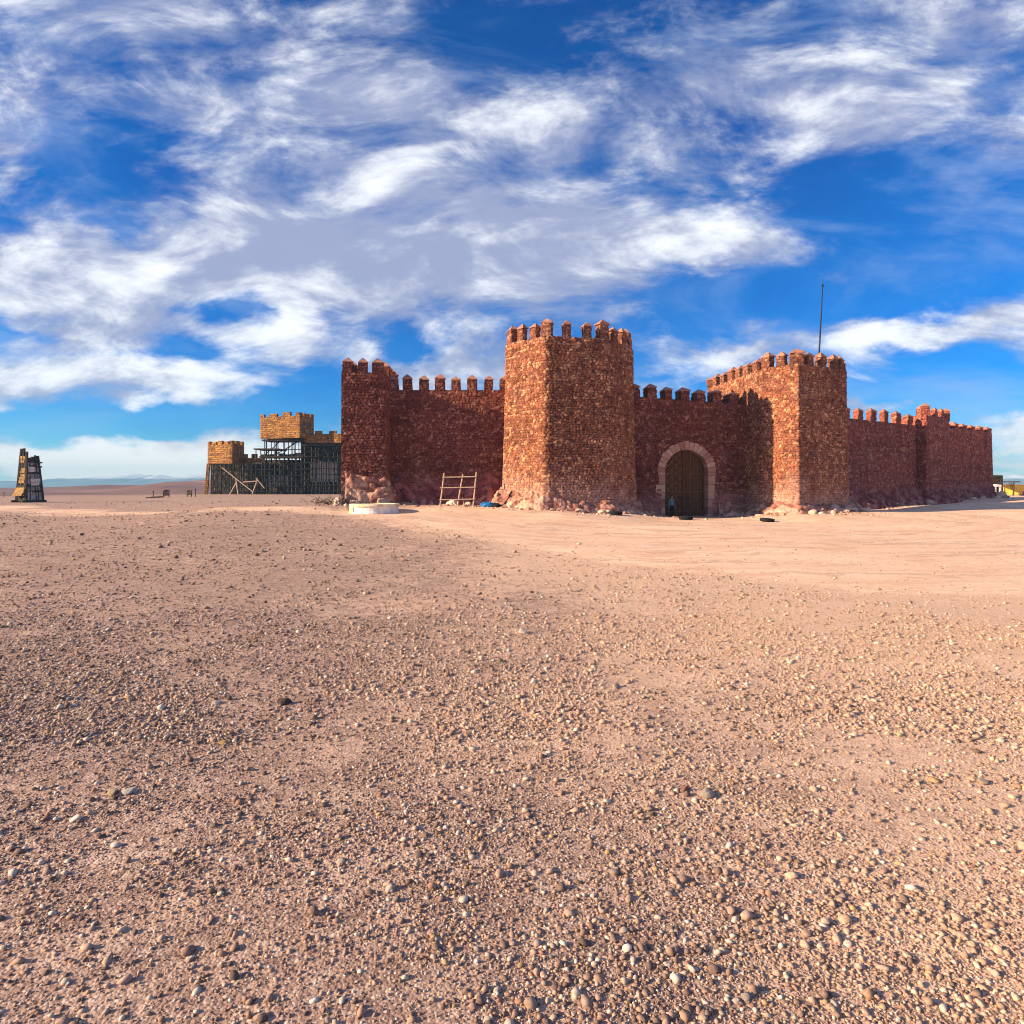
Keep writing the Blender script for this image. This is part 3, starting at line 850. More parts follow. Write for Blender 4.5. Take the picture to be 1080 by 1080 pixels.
# wooden rack
Y = 46.4
x = at(483, Y); zg = gz(x, Y)
rk = thing('wooden_rack', (x, Y, zg), 'rough pole rack of three uprights and crossbars standing against the red wall', 'rack')
W_ = 38 / F * Y; H_ = 36 / F * Y
def post(x0, x1, z1, y0=0, y1=.5):
    m_ = MB(); m_.bar((x0, y0, -.1), (x1, y1, z1), .11, n=8, w2=.09); m_.build('upright', M['pale_wood'], rk)
post(-W_ * .5, -W_ * .40, H_ * .97); post(-.05, W_ * .12, H_ * .93); post(W_ * .42, W_ * .50, H_)
for f_, xa, xb in ((.84, -.42, .47), (.53, -.46, .46), (.18, -.48, .44)):
    m_ = MB(); m_.bar((W_ * xa - .1, f_ * .5 - .07, H_ * f_), (W_ * xb + .1, f_ * .5 - .07, H_ * (f_ + .02)), .08, n=8); m_.build('crossbar', M['pale_wood'], rk)
m_ = MB(); m_.bar((W_ * .18, .0, -.05), (W_ * .12, .3, H_ * .25), .06, n=6); m_.build('short_stick', M['pale_wood'], rk)

# blue bundle (crumpled plastic)
def crumple(name, size, k, mat):
    bm = bmesh.new(); bmesh.ops.create_icosphere(bm, subdivisions=3, radius=.5)
    for v in bm.verts:
        n = hash2(np.array([int(v.co.x * 9)]), np.array([int(v.co.y * 9) + 100 * int(v.co.z * 7)]), k)[0]
        v.co *= (0.75 + .5 * n); v.co.x *= size[0]; v.co.y *= size[1]; v.co.z *= size[2]
    me = D.meshes.new(name); bm.to_mesh(me); bm.free(); me.materials.append(mat)
    return me
Y = 45.6; x = at(514, Y)
o = obj('plastic_bag', crumple('plastic_bag', (1.0, .6, .42), 5, M['blue']), None, None, (x, Y, gz(x, Y) + .12)); tag(o, 'crumpled blue plastic bag at the foot of the tallest tower', 'bag', kind='thing')
Y = 45.3; x = at(523, Y)
o = obj('plastic_bag', crumple('plastic_bag', (.6, .45, .36), 9, M['rubber']), None, None, (x, Y, gz(x, Y) + .1)); tag(o, 'small black bag beside the crumpled blue one', 'bag', kind='thing')

# tyres
def tyre(px, Y, label, rot):
    x = at(px, Y)
    t_ = thing('tyre', (x, Y, gz(x, Y)), label, 'tyre', 'old tyres lying before the castle')
    t_.rotation_euler = (random.uniform(-.06, .06), random.uniform(-.06, .06), rot)
    m_ = MB(); pr = []
    for i in range(13):
        an = -PI / 2 + 2 * PI * i / 12
        pr.append((.31 + .125 * math.cos(an), .12 + .125 * math.sin(an) * .95))
    m_.lathe(pr, 28, close=False)
    m_.build('casing', M['rubber'], t_, smooth=True)
    m_ = MB()
    for i in range(28):
        an = 2 * PI * i / 28
        m_.box(-.02, .02, -.03, .03, .03, .21, Matrix.Rotation(an, 4, 'Z') @ Matrix.Translation((.425, 0, 0)) @ Matrix.Rotation(.3, 4, 'X'))
    m_.build('tread', M['rubber'], t_)
tyre(649, 43.3, 'black tyre lying below the boulders of the tallest tower', .3)
tyre(723.5, 43.6, 'black tyre lying on the sand in front of the gate', 1.2)
tyre(809, 43.0, 'black tyre lying on the sand in front of the broad bastion', 2.2)

# loose stones near gate
for px, Y, s, lb in ((703, 47.2, .22, 'small white stone left of the person by the gate'), (745, 44.0, .30, 'pinkish stone right of the tyre before the gate'),
                     (765, 44.6, .18, 'small pale stone on the sand between the gate and bastion tyres'), (783, 46.0, .22, 'pale stone near the long flat rock by the bastion'),
                     (686, 46.8, .16, 'tiny pale stone below the piled boulders by the gate'), (826, 46.0, .35, 'rounded stone at the corner of the broad bastion')):
    boulder(at(px, Y), Y, s, lb, 'loose stones before the gate', cat='stone', name='stone')

# person ------------------------------------------------------------------
def person(loc, rotz, label):
    V_, E_, R_ = [], [], []
    def add(p, r, parent=None):
        V_.append(p); R_.append(r)
        if parent is not None: E_.append((parent, len(V_) - 1))
        return len(V_) - 1
    pel = add((0, 0, .92), .145); ch0 = add((0, .01, 1.08), .135, pel); ch1 = add((0, .01, 1.28), .155, ch0); nb = add((0, .015, 1.42), .09, ch1)
    nk = add((0, .01, 1.49), .055, nb); h0 = add((0, -.005, 1.57), .082, nk); add((0, -.005, 1.66), .085, h0); add((0, -.08, 1.585), .02, h0)
    for sd in (-1, 1):
        hp = add((.09 * sd, 0, .86), .105, pel); kn = add((.105 * sd, -.02, .48), .068, hp); an = add((.11 * sd, .02, .09), .045, kn)
        add((.115 * sd, -.05, .045), .045, an); ft = len(V_) - 1; add((.125 * sd, -.14, .035), .035, ft)
        sh = add((.175 * sd, .015, 1.38), .075, ch1); el = add((.245 * sd, .03, 1.10), .052, sh); wr = add((.25 * sd, -.04, .87), .036, el)
        pa = add((.25 * sd, -.06, .80), .034, wr)
        for j, (dy, ln) in enumerate(((-.035, .075), (-.015, .085), (.005, .08), (.025, .065))):
            k0 = add((.25 * sd, -.06 + dy, .765), .010, pa); k1 = add((.245 * sd, -.065 + dy, .765 - ln * .55), .009, k0); add((.235 * sd, -.07 + dy, .765 - ln), .008, k1)
        th = add((.235 * sd, -.10, .80), .011, pa); add((.23 * sd, -.115, .765), .009, th)
    me = D.meshes.new('person_skel'); me.from_pydata(V_, E_, [])
    o = D.objects.new('person_tmp', me); COL.objects.link(o)
    sk = o.modifiers.new('skin', 'SKIN'); sb = o.modifiers.new('sub', 'SUBSURF'); sb.levels = 2; sb.render_levels = 2
    for i, r in enumerate(R_):
        me.skin_vertices[0].data[i].radius = (r, r)
    me.skin_vertices[0].data[0].use_root = True
    dg = bpy.context.evaluated_depsgraph_get(); dg.update()
    m2 = D.meshes.new_from_object(o.evaluated_get(dg)); m2.name = 'person'
    D.objects.remove(o)
    m2.materials.clear()
    skin = simple_mat('skin', (.38, .2, .13), (.33, .17, .11)); jk = simple_mat('jacket_cloth', (.15, .22, .28), (.08, .13, .18)); tr = simple_mat('trouser_cloth', (.02, .022, .03), (.012, .013, .018))
    shm = simple_mat('shoe_leather', (.03, .025, .02))
    for q in (skin, jk, tr, shm): m2.materials.append(q)
    for p in m2.polygons:
        c = p.center; p.use_smooth = True
        arm = abs(c.x) > .185
        p.material_index = 0 if c.z > 1.475 or (arm and c.z < .88 and c.z > .6) else (1 if c.z > .93 or (arm and c.z > .6) else (3 if c.z < .09 else 2))
    body = obj('person', m2, None, None, loc, rotz)
    tag(body, label, 'person', kind='thing')
    bm = bmesh.new(); bmesh.ops.create_icosphere(bm, subdivisions=2, radius=.098)
    for v in bm.verts:
        v.co.z *= 1.05
        if v.co.y < -.02 and v.co.z < .03: v.co *= .8
    mh = D.meshes.new('hair'); bm.to_mesh(mh); bm.free(); mh.materials.append(simple_mat('hair', (.02, .014, .01), (.01, .008, .006)))
    obj('hair', mh, None, body, (0, .012, 1.665))
    return body
Y = 50.3; x = at(708.5, Y)
person((x, Y, gz(x, Y) + .0), 0.35, 'person in a blue-grey jacket and dark trousers standing before the gate')

# brushwood pile at far left of castle
Y = 45.5; x = at(352, Y)
mb = MB(); rr = random.Random(4)
for i in range(110):
    p = Vector((rr.gauss(0, .75), rr.gauss(0, .35), abs(rr.gauss(.05, .12)))); d_ = Vector((rr.gauss(0, 1), rr.gauss(0, .6), abs(rr.gauss(.2, .4)))).normalized()
    ln = rr.uniform(.3, 1.0); q = p + d_ * ln * .5 + Vector((0, 0, rr.uniform(0, .1))); e = q + Vector((rr.gauss(0, .4), rr.gauss(0, .3), rr.gauss(.1, .25))) * ln
    mb.bar(p, q, .035, n=5, w2=.025); mb.bar(q, e, .025, n=5, w2=.008)
o = mb.build('brushwood', M['brush'], None, (x, Y, gz(x, Y))); tag(o, 'heap of dry thorny brushwood left of the narrow corner tower', 'brushwood', kind='thing')
mb = MB(); mb.bar((0, 0, -.1), (.08, .02, 2.0), .05, n=6); mb.bar((.05, 0, 1.9), (-.35, .1, 1.95), .03, n=6)
x = at(358, 45.2)
o = mb.build('stake', M['char'], None, (x, 45.2, gz(x, 45.2))); tag(o, 'thin dark stake leaning at the left edge of the narrow tower', 'stake', kind='thing')

# ================================================================== SCAFFOLDED FORT
FY = 122.0
def fx(px, Y=FY): return at(px, Y)
def fz(py, Y=FY): return zat(py, Y)
fo = thing('film_set_fort', (fx(290), FY, gz(fx(290), FY)), 'unfinished sandstone fort of crenellated panels held up by dark scaffolding', 'fort')
fl = fo.location
def P3(px, py, Y): return Vector((fx(px, Y) - fl.x, Y - fl.y, zat(py, Y) - fl.z))
zg_ = -0.15
def facade(name, plan, zt, zb, thick, cren, mat, gap=.5):
    """plan: polyline of world xy; crenels along the top; one mesh"""
    m_ = MB()
    for (x0, y0), (x1, y1) in zip(plan[:-1], plan[1:]):
        d_ = Vector((x1 - x0, y1 - y0, 0)); L = d_.length; d_.normalize()
        Mx = Matrix.Translation((x0 - fl.x, y0 - fl.y, -fl.z)) @ Matrix.Rotation(math.atan2(d_.y, d_.x), 4, 'Z')
        m_.box(0, L, 0, thick, zb, zt, Mx)
        n = max(1, int(round(L / cren)))
        for i in range(n + 1):
            c = L * i / n
            a0, a1 = max(0, c - cren * gap / 2), min(L, c + cren * gap / 2)
            if a1 - a0 > .05: m_.box(a0, a1, .003, thick - .003, zt - .02, zt + random.uniform(.55, .75), Mx)
    return m_.build(name, mat, fo)
# left tower block
facade('tower_facade', [(fx(219, 124), 124), (fx(245, 120.5), 120.5), (fx(257.5, 124.5), 124.5)], fz(469), fz(489), .5, 2.0, M['fort'], .62)
mb = MB(); mb.bar(P3(220, 489, 124), P3(217.5, 522, 124), .55, .4); mb.build('edge_panel', M['fort'], fo)
facade('low_wall_facade', [(fx(257.5, 124.5), 124.5), (fx(278, 123), 123)], fz(482.5), fz(488), .4, 2.2, M['fort'])
facade('upper_tower_facade', [(fx(274.5, 122), 122), (fx(316, 118.5), 118.5), (fx(331, 122.5), 122.5), (fx(300, 127), 127), (fx(274.5, 122), 122)], fz(440.5), fz(463), .4, 2.75, M['fort'], .64)
facade('side_wall_facade', [(fx(320.5, 121), 121), (fx(366, 119.5), 119.5)], fz(458.5), fz(468), .4, 2.6, M['fort'])
# boarding behind the scaffolding (rear of the facades)
def board(px0, px1, py0, py1, Y, mat, name='backing_board'):
    m_ = MB(); a_ = P3(px0, py0, Y); b_ = P3(px1, py1, Y); m_.box(a_.x, b_.x, a_.y, a_.y + .12, b_.z, a_.z); m_.build(name, mat, fo)
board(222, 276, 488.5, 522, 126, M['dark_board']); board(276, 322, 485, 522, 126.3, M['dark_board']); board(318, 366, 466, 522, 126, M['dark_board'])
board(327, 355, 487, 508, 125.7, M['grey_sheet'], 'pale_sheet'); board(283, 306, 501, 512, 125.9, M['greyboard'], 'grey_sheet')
# standards and ledgers
def pole(name, a_, b_, w=.17, mat='steel'):
    m_ = MB(); m_.bar(a_, b_, w, n=6); m_.build(name, M[mat], fo)
def topz(px): return 489 if px < 276 else (480 if px < 320 else 467)
for r_, Yr in enumerate((120.5, 123.5)):
    for i in range(30):
        px = 223 + i * 4.75 + (2 if r_ else 0) + random.uniform(-1.1, 1.1)
        if px > 364: continue
        pole('scaffold_pole', P3(px, topz(px) if not (276 < px < 318) else 464, Yr) if (276 < px < 318 and i % 2 == 0) else P3(px + random.uniform(-.7, .7), topz(px), Yr), P3(px + random.uniform(-.5, .5), 522, Yr), random.uniform(.13, .22))
    for j, py in enumerate((489.5, 495.5, 501.5, 507.5, 513.5, 519)):
        pole('scaffold_ledger', P3(222, py, Yr - .1), P3(320, py, Yr - .1), .15)
    for j, py in enumerate((470, 476, 482, 488, 494, 500, 506, 512, 518)):
        pole('scaffold_ledger', P3(319, py, Yr - .12), P3(364, py, Yr - .12), .15)
    for py in (465, 474, 481.5): pole('scaffold_ledger', P3(277, py, Yr - .1), P3(320, py, Yr - .1), .15)
for a_, b_ in (((224, 521), (246, 490)), ((262, 490), (280, 521)), ((284, 521), (304, 484)), ((318, 521), (338, 470)), ((341, 470), (362, 521)), ((298, 486), (318, 521))):
    pole('scaffold_brace', P3(*a_, 120.2), P3(*b_, 120.2), .13)
# decking boards
for px0, px1, py, nm in ((268, 294, 473.2, 'deck'), (274, 320, 481.5, 'deck'), (277, 320, 464.0, 'deck'), (318, 364, 469.0, 'deck')):
    m_ = MB(); a_ = P3(px0, py, 120.6); b_ = P3(px1, py, 120.6); m_.box(a_.x, b_.x, a_.y - .3, a_.y + 4.5, a_.z - .18, a_.z + .04); m_.build(nm, M['char'], fo)
for px, py in ((281, 480.8), (287, 480.4), (297, 479.6), (303, 480.6), (309, 480), (314, 479)):
    m_ = MB(); a_ = P3(px, py, 121.3); m_.box(a_.x - .5, a_.x + .45, a_.y, a_.y + .8, a_.z - .3, a_.z + .25); m_.build('stacked_boards', M['char'], fo)
for px in (279, 286, 293, 299, 304, 310, 315): pole('scaffold_pole', P3(px, 463.5, 122.6), P3(px + .6, 484, 122.6), .15)
for a_, b_ in ((278, 296), (296, 312), (288, 316)): pole('raking_timber', P3(a_, 481, 121.6), P3(b_, 465, 121.6), .16, 'char')
for px in (270, 275, 283, 291): pole('deck_post', P3(px, 473.5, 120.8), P3(px, 484, 120.8), .16, 'char')
# pale raking timbers
for a_, b_ in (((234, 493, 119.6), (267, 519, 119.0)), ((256, 508.5, 119.4), (271, 507.5, 119.4)), ((270, 504, 119.5), (279, 515, 119.2)), ((272, 505, 119.6), (266, 521, 119.0)), ((250, 508, 119.5), (242, 522, 119.0)), ((249, 505, 119.5), (251, 521, 119.0))):
    pole('raking_timber', P3(*a_), P3(*b_), .2, 'pale_wood')

# ================================================================== SIEGE TOWER
SY = 75.0; sx = at(31.5, SY)
sg_ = thing('siege_tower', (sx, SY, gz(sx, SY)), 'tapering timber siege tower with patchy boards and straw coloured hides, alone on the plain', 'siege tower')
k = SY / F
H = 57 * k; ROT = math.radians(64)
def sp(u, v, z):   # u,v in -1..1 tapering plan
    t = z / H
    hw = (8.3 * k) * (1 - t) + (4.8 * k) * t
    x = u * hw; y = v * hw
    return Vector((x * math.cos(ROT) - y * math.sin(ROT) + (-0.6 * k) * t, x * math.sin(ROT) + y * math.cos(ROT), z))
tops = {(-1, -1): .93, (1, -1): .86, (1, 1): .85, (-1, 1): .99}
for (u, v), t in tops.items():
    m_ = MB(); m_.bar(sp(u, v, -.1), sp(u, v, H * t), .26, w2=.2); m_.build('corner_post', M['char'], sg_)
for (u, v, t) in ((-.45, 1, 1.0), (-1, .1, .95), (.2, -1, .84), (.5, -1, .87), (-.5, -1, .82)):
    m_ = MB(); m_.bar(sp(u, v, .3), sp(u, v, H * t), .17); m_.build('stud', M['char'], sg_)
rr = random.Random(12)
def planks(name, face, mat, z0, z1, holes, seed, u0=-1.02, u1=1.02, hgt=.24, off=1.06):
    rr = random.Random(seed); m_ = MB(); z = z0
    while z < z1:
        h_ = hgt * rr.uniform(.8, 1.3)
        if rr.random() > holes:
            a0 = u0 + rr.uniform(-.08, .25); a1 = u1 - rr.uniform(-.08, .25)
            f_ = (lambda q: sp(q, -off, z + rr.uniform(-.06, .06))) if face == 'front' else ((lambda q: sp(-off, q, z + rr.uniform(-.06, .06))) if face == 'side' else (lambda q: sp(off, q, z)))
            m_.bar(f_(a0), f_(a1), .05, h_ * .9)
        z += h_
    return m_.build(name, mat, sg_)
planks('board_cladding', 'front', M['greyboard'], .25, H * .80, .40, 3)
planks('dark_cladding', 'front', M['char'], .15, H * .80, .34, 8, off=.97)
planks('dark_cladding', 'side', M['char'], .2, H * .86, .15, 5, off=.98)
planks('dark_cladding', 'rear', M['char'], .2, H * .8, .55, 6)
for z0, z1, u0, u1 in ((H * .76, H * .86, -.6, .9), (H * .5, H * .64, -.95, .5), (H * .38, H * .49, -.9, .7)):
    planks('hide_panel', 'side', M['hide'], z0, z1, 0.0, int(z0 * 10), u0, u1, .3, 1.1)
for z0, z1, u0, u1 in ((H * .58, H * .68, -.9, .5), (H * .34, H * .43, -.6, .9)):
    planks('pale_panel', 'front', M['grey_sheet'], z0, z1, 0.1, int(z0 * 10), u0, u1, .3, 1.12)
# splayed hide skirt at lower left and base sledge
m_ = MB(); a_, b_, c_, d_ = sp(-1.1, -1.0, H * .27), sp(-1.1, 1.0, H * .27), sp(-1.55, 1.1, H * .12), sp(-1.55, -1.1, H * .12)
n_ = (b_ - a_).cross(d_ - a_).normalized() * .06
m_.add([a_, b_, c_, d_, a_ + n_, b_ + n_, c_ + n_, d_ + n_], [(0, 1, 2, 3), (7, 6, 5, 4), (0, 4, 5, 1), (1, 5, 6, 2), (2, 6, 7, 3), (3, 7, 4, 0)]); m_.build('hide_skirt', M['hide'], sg_)
for v in (-1.15, 1.15):
    m_ = MB(); m_.bar(sp(-1.55, v, .12), sp(1.3, v, .12), .26); m_.build('sledge_runner', M['char'], sg_)
for z, ln in ((H * .72, .5), (H * .64, .35)):
    m_ = MB(); m_.bar(sp(.7, -1, z), sp(1.0 + ln, -1.3, z + .12), .16); m_.build('jutting_beam', M['char'], sg_)
for z in (.3, .55, .78):
    m_ = MB(); q = [sp(-1, -1, H * z), sp(1, -1, H * z), sp(1, 1, H * z), sp(-1, 1, H * z)]
    for i in range(4): m_.bar(q[i], q[(i + 1) % 4], .16)
    m_.build('floor_frame', M['char'], sg_)

# boards, posts on the plain
for px, Y, w, h, lb in ((175.3, 92, 6.6, 6.2, 'dark square board on legs standing alone on the plain, near a thin post'), (199.5, 92, 5.6, 5.4, 'dark square board on the plain just left of the scaffolded fort')):
    x = at(px, Y); t_ = thing('notice_board', (x, Y, gz(x, Y)), lb, 'board', 'dark boards on the plain', rotz=-.25 if px > 190 else 0)
    kk = Y / F
    m_ = MB(); m_.box(-w * kk / 2, w * kk / 2, -.05, .05, .25, .25 + h * kk); m_.build('panel', M['dark_board'], t_)
    for s_ in (-.4, .4):
        m_ = MB(); m_.bar((s_ * w * kk, .08, -.1), (s_ * w * kk, .08, .25 + h * kk * .9), .08); m_.build('leg', M['char'], t_)
for px, Y, h, lb in ((161.5, 92, 7, 'thin post left of the two dark boards'), (206, 93, 8, 'thin post right of the two dark boards'), (4, 120, 5, 'short dark post at the far left of the plain')):
    x = at(px, Y); m_ = MB(); hh = h * Y / F; m_.bar((0, 0, -.1), (.03, 0, hh), .12, n=6, w2=.08); m_.box(-.07, .07, -.07, .07, hh - .12, hh + .05)
    o = m_.build('post', M['char'], None, (x, Y, gz(x, Y))); tag(o, lb, 'post', 'posts on the plain', 'thing')
x = at(168, 92); m_ = MB(); m_.bar((-1.6, 0, .0), (.6, .3, .12), .14); m_.bar((-1.0, .2, .1), (.9, -.1, .22), .1)
o = m_.build('fallen_timber', M['char'], None, (x, 91.5, gz(x, 91.5))); tag(o, 'fallen timbers lying between the thin post and the first dark board', 'timber', kind='thing')

# ================================================================== YELLOW BUILDING, PORTAL, TREE (far right)
YB = 100.0
yb = thing('yellow_building', (at(1085, YB), YB, gz(at(1085, YB), YB)), 'low ochre yellow building with a dark awning at the far right', 'building', None, math.radians(-24))
yl = yb.location
def Y3(px, py, Yq): return Vector((at(px, Yq) - yl.x, Yq - yl.y, zat(py, Yq) - yl.z))
m_ = MB(); a_ = Y3(1057, 511.5, YB); b_ = Y3(1130, 524, YB); m_.box(a_.x, b_.x, 0, 6, b_.z - .6, a_.z); m_.build('wall', M['yellow'], yb)
m_ = MB(); m_.box(a_.x - .15, b_.x + .15, -.15, 6.15, a_.z, a_.z + .12); m_.build('coping', M['cream'], yb)
m_ = MB(); p = Y3(1058, 508.0, 99.0); q = Y3(1079, 508.6, 99.0); m_.box(p.x, q.x, -2.6, -.6, p.z - .1, p.z + .06); m_.build('awning', M['char'], yb)
for px in (1059, 1077.5):
    m_ = MB(); m_.bar(Y3(px, 508, 98.6), Y3(px, 525.5, 98.6), .12, n=6); m_.build('awning_post', M['char'], yb)
m_ = MB(); m_.bar(Y3(1100, 511, 102), Y3(1100, 503, 102), .8); m_.build('chimney', M['cream'], yb)
PY = 92.0
pt = thing('timber_portal', (at(1051.5, PY), PY, gz(at(1051.5, PY), PY)), 'small portal of dark timber over a white door frame beyond the castle wall end', 'gateway')
pl = pt.location
def Q3(px, py, Yq=PY): return Vector((at(px, Yq) - pl.x, Yq - pl.y, zat(py, Yq) - pl.z))
for px in (1045.5, 1056.0):
    m_ = MB(); m_.bar(Q3(px, 527), Q3(px, 502), .28); m_.build('post', M['hide' if px < 1050 else 'char'], pt)
for py in (502.3, 505.5, 509.5):
    m_ = MB(); m_.bar(Q3(1045, py), Q3(1056.6, py), .3 if py < 503 else .2); m_.build('beam', M['char'], pt)
m_ = MB(); p = Q3(1046, 503); q = Q3(1055.6, 510.5); m_.box(p.x, q.x, .1, .2, q.z, p.z); m_.build('lintel_board', M['hide'], pt)
m_ = MB()
for px in (1049.4, 1054.6): m_.bar(Q3(px, 526, 91.5), Q3(px, 512.5, 91.5), .22)
m_.bar(Q3(1048.6, 512.3, 91.5), Q3(1055.4, 512.3, 91.5), .3); m_.build('door_frame', M['white'], pt)
m_ = MB(); p = Q3(1050, 513, 91.8); q = Q3(1054.2, 526.5, 91.8); m_.box(p.x, q.x, -.2, -.08, q.z, p.z); m_.build('door', M['dark_board'], pt)
# bare tree
ty = 95.0; x = at(1068.5, ty)
bt = thing('bare_tree', (x, ty, gz(x, ty)), 'small leafless tree in front of the yellow building', 'tree')
m_ = MB(); m_.bar((0, 0, -.1), (.05, 0, .85), .2, n=8, w2=.14); m_.build('trunk', M['brush'], bt)
m_ = MB(); rr = random.Random(3)
def grow(p, d_, ln, w, dep):
    q = p + d_ * ln; m_.bar(p, q, w, n=5, w2=w * .6)
    if dep:
        for i in range(3):
            grow(q, (d_ + Vector((rr.gauss(0, .6), rr.gauss(0, .5), rr.gauss(.05, .3)))).normalized(), ln * .68, w * .55, dep - 1)
for i in range(5): grow(Vector((.05, 0, .8)), Vector((rr.uniform(-1, 1), rr.uniform(-.6, .6), rr.uniform(.2, .8))).normalized(), .5, .1, 3)
m_.build('crown', M['brush'], bt)
for i, (px, Y, lb) in enumerate(((1057.5, 95.5, 'dry brown bush at the left foot of the yellow building'), (1079, 94, 'dry brown bush at the right edge by the yellow building'))):
    x = at(px, Y); m_ = MB(); rr = random.Random(20 + i)
    for j in range(90):
        an = rr.uniform(0, 6.28); e = rr.uniform(.1, 1.3); ln = rr.uniform(.35, .8)
        q = Vector((math.cos(an) * math.cos(e), math.sin(an) * math.cos(e), math.sin(e))) * ln
        m_.bar((0, 0, 0), q * .6, .03, n=4); m_.bar(q * .6, q + Vector((rr.gauss(0, .1), rr.gauss(0, .1), rr.gauss(0, .1))), .07, n=4, w2=.03)
    o = m_.build('dry_bush', M['brush'], None, (x, Y, gz(x, Y))); tag(o, lb, 'bush', 'dry bushes', 'thing')

# ================================================================== GROUND
n = 430
tx = np.linspace(-6.75, 6.75, n)
gx = 9.0 * np.sinh(tx); gy = 14 + 9.0 * np.sinh(tx)
GX, GY = np.meshgrid(gx, gy)
GZ = gz_np(GX, GY)
near = np.exp(-(np.hypot(GX, GY - 14) / 60) ** 2)
GZ = GZ + near * (0.10 * (fbm(GX / 3.1, GY / 3.1, 4, 200) - 0.5) * (1 - 0.7 * road_mask(GX, GY)))
RD = road_mask(GX, GY)
idx = np.arange(n * n).reshape(n, n)
Q = np.stack([idx[:-1, :-1], idx[:-1, 1:], idx[1:, 1:], idx[1:, :-1]], -1).reshape(-1, 4)
gm, nt, b = material('desert_ground', 0.97)
b.inputs['Specular IOR Level'].default_value = 0.08
pos = nt.new('ShaderNodeNewGeometry').outputs['Position']
rd = nt.attr('road')
n1 = nt.noise(pos, 0.35, 7, 0.65, 0.5); n2 = nt.noise(pos, 2.3, 6, 0.65); n3 = nt.noise(pos, 19.0, 6, 0.72)
cg = nt.ramp(n2, [(0.30, (0.21, 0.127, 0.098)), (0.5, (0.38, 0.25, 0.197)), (0.72, (0.53, 0.37, 0.295))])
sx_ = nt.sep(pos)
# speckle of fine gravel
vv = nt.new('ShaderNodeTexVoronoi'); nt.l.new(pos, vv.inputs['Vector']); vv.inputs['Scale'].default_value = 55.0; vv.inputs['Randomness'].default_value = 1.0
vcol = nt.sep(vv.outputs['Color'])
spk = nt.ramp(vcol[0], [(0.0, (0.13, 0.075, 0.06)), (0.3, (0.30, 0.19, 0.15)), (0.6, (0.45, 0.30, 0.23)), (0.85, (0.58, 0.43, 0.34)), (1.0, (0.72, 0.6, 0.5))])
vv2 = nt.new('ShaderNodeTexVoronoi'); nt.l.new(pos, vv2.inputs['Vector']); vv2.inputs['Scale'].default_value = 17.0
spk2 = nt.ramp(nt.sep(vv2.outputs['Color'])[1], [(0.0, (0.12, 0.07, 0.055)), (0.35, (0.3, 0.19, 0.15)), (0.7, (0.46, 0.31, 0.24)), (1.0, (0.65, 0.5, 0.4))])
cg = nt.mix(nt.math('MULTIPLY', nt.ss(n3, 0.40, 0.58), 0.8), cg, spk)
cg = nt.mix(nt.math('MULTIPLY', nt.ss(nt.noise(pos, 3.7, 5, 0.7), 0.46, 0.6), 0.6), cg, spk2)
cr_ = nt.ramp(n1, [(0.3, (0.70, 0.44, 0.29)), (0.5, (0.80, 0.54, 0.375)), (0.7, (0.86, 0.62, 0.45))])
# wheel ruts
qx = nt.math('SUBTRACT', sx_[0], 11.0); qy = nt.math('SUBTRACT', sx_[1], 50.0)
rad_ = nt.math('SQRT', nt.math('ADD', nt.math('MULTIPLY', qx, qx), nt.math('MULTIPLY', qy, qy)))
ang_ = nt.math('ARCTAN2', qy, qx)
wob = nt.math('MULTIPLY', nt.math('SUBTRACT', n1, 0.5), 5.0)
arc = nt.comb(nt.math('MULTIPLY', nt.math('ADD', rad_, wob), 1.5), nt.math('MULTIPLY', ang_, 2.6), 0.0)
rut = nt.noise(arc, 1.0, 5, 0.62, 0.1)
arc2 = nt.comb(nt.math('MULTIPLY', nt.math('ADD', rad_, wob), 4.5), nt.math('MULTIPLY', ang_, 2.0), 4.0)
rut2 = nt.noise(arc2, 1.0, 3, 0.55, 0.1)
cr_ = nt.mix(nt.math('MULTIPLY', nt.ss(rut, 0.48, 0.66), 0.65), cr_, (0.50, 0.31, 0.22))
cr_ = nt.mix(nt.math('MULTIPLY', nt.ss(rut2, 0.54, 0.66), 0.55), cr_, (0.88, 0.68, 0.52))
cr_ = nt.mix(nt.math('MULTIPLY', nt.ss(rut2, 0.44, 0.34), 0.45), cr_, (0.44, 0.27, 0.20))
cr_ = nt.mix(nt.math('MULTIPLY', nt.ss(nt.noise(pos, 4.0, 7, 0.75), 0.52, 0.66), 0.35), cr_, spk2)
dust = nt.math('ADD', nt.attr('dust'), nt.math('MULTIPLY', nt.math('SUBTRACT', n2, 0.5), 1.6))
cg = nt.mix(nt.math('MULTIPLY', nt.ss(dust, 0.1, 1.0), 0.78), cg, nt.mix(nt.ss(n3, .35, .7), (0.62, 0.395, 0.27), (0.86, 0.61, 0.44)))
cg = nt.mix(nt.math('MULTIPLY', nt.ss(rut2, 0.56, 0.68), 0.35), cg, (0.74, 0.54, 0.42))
c = nt.mix(nt.ss(nt.math('ADD', rd, nt.math('MULTIPLY', nt.math('SUBTRACT', n2, 0.5), 0.7)), 0.15, 0.85), cg, cr_)
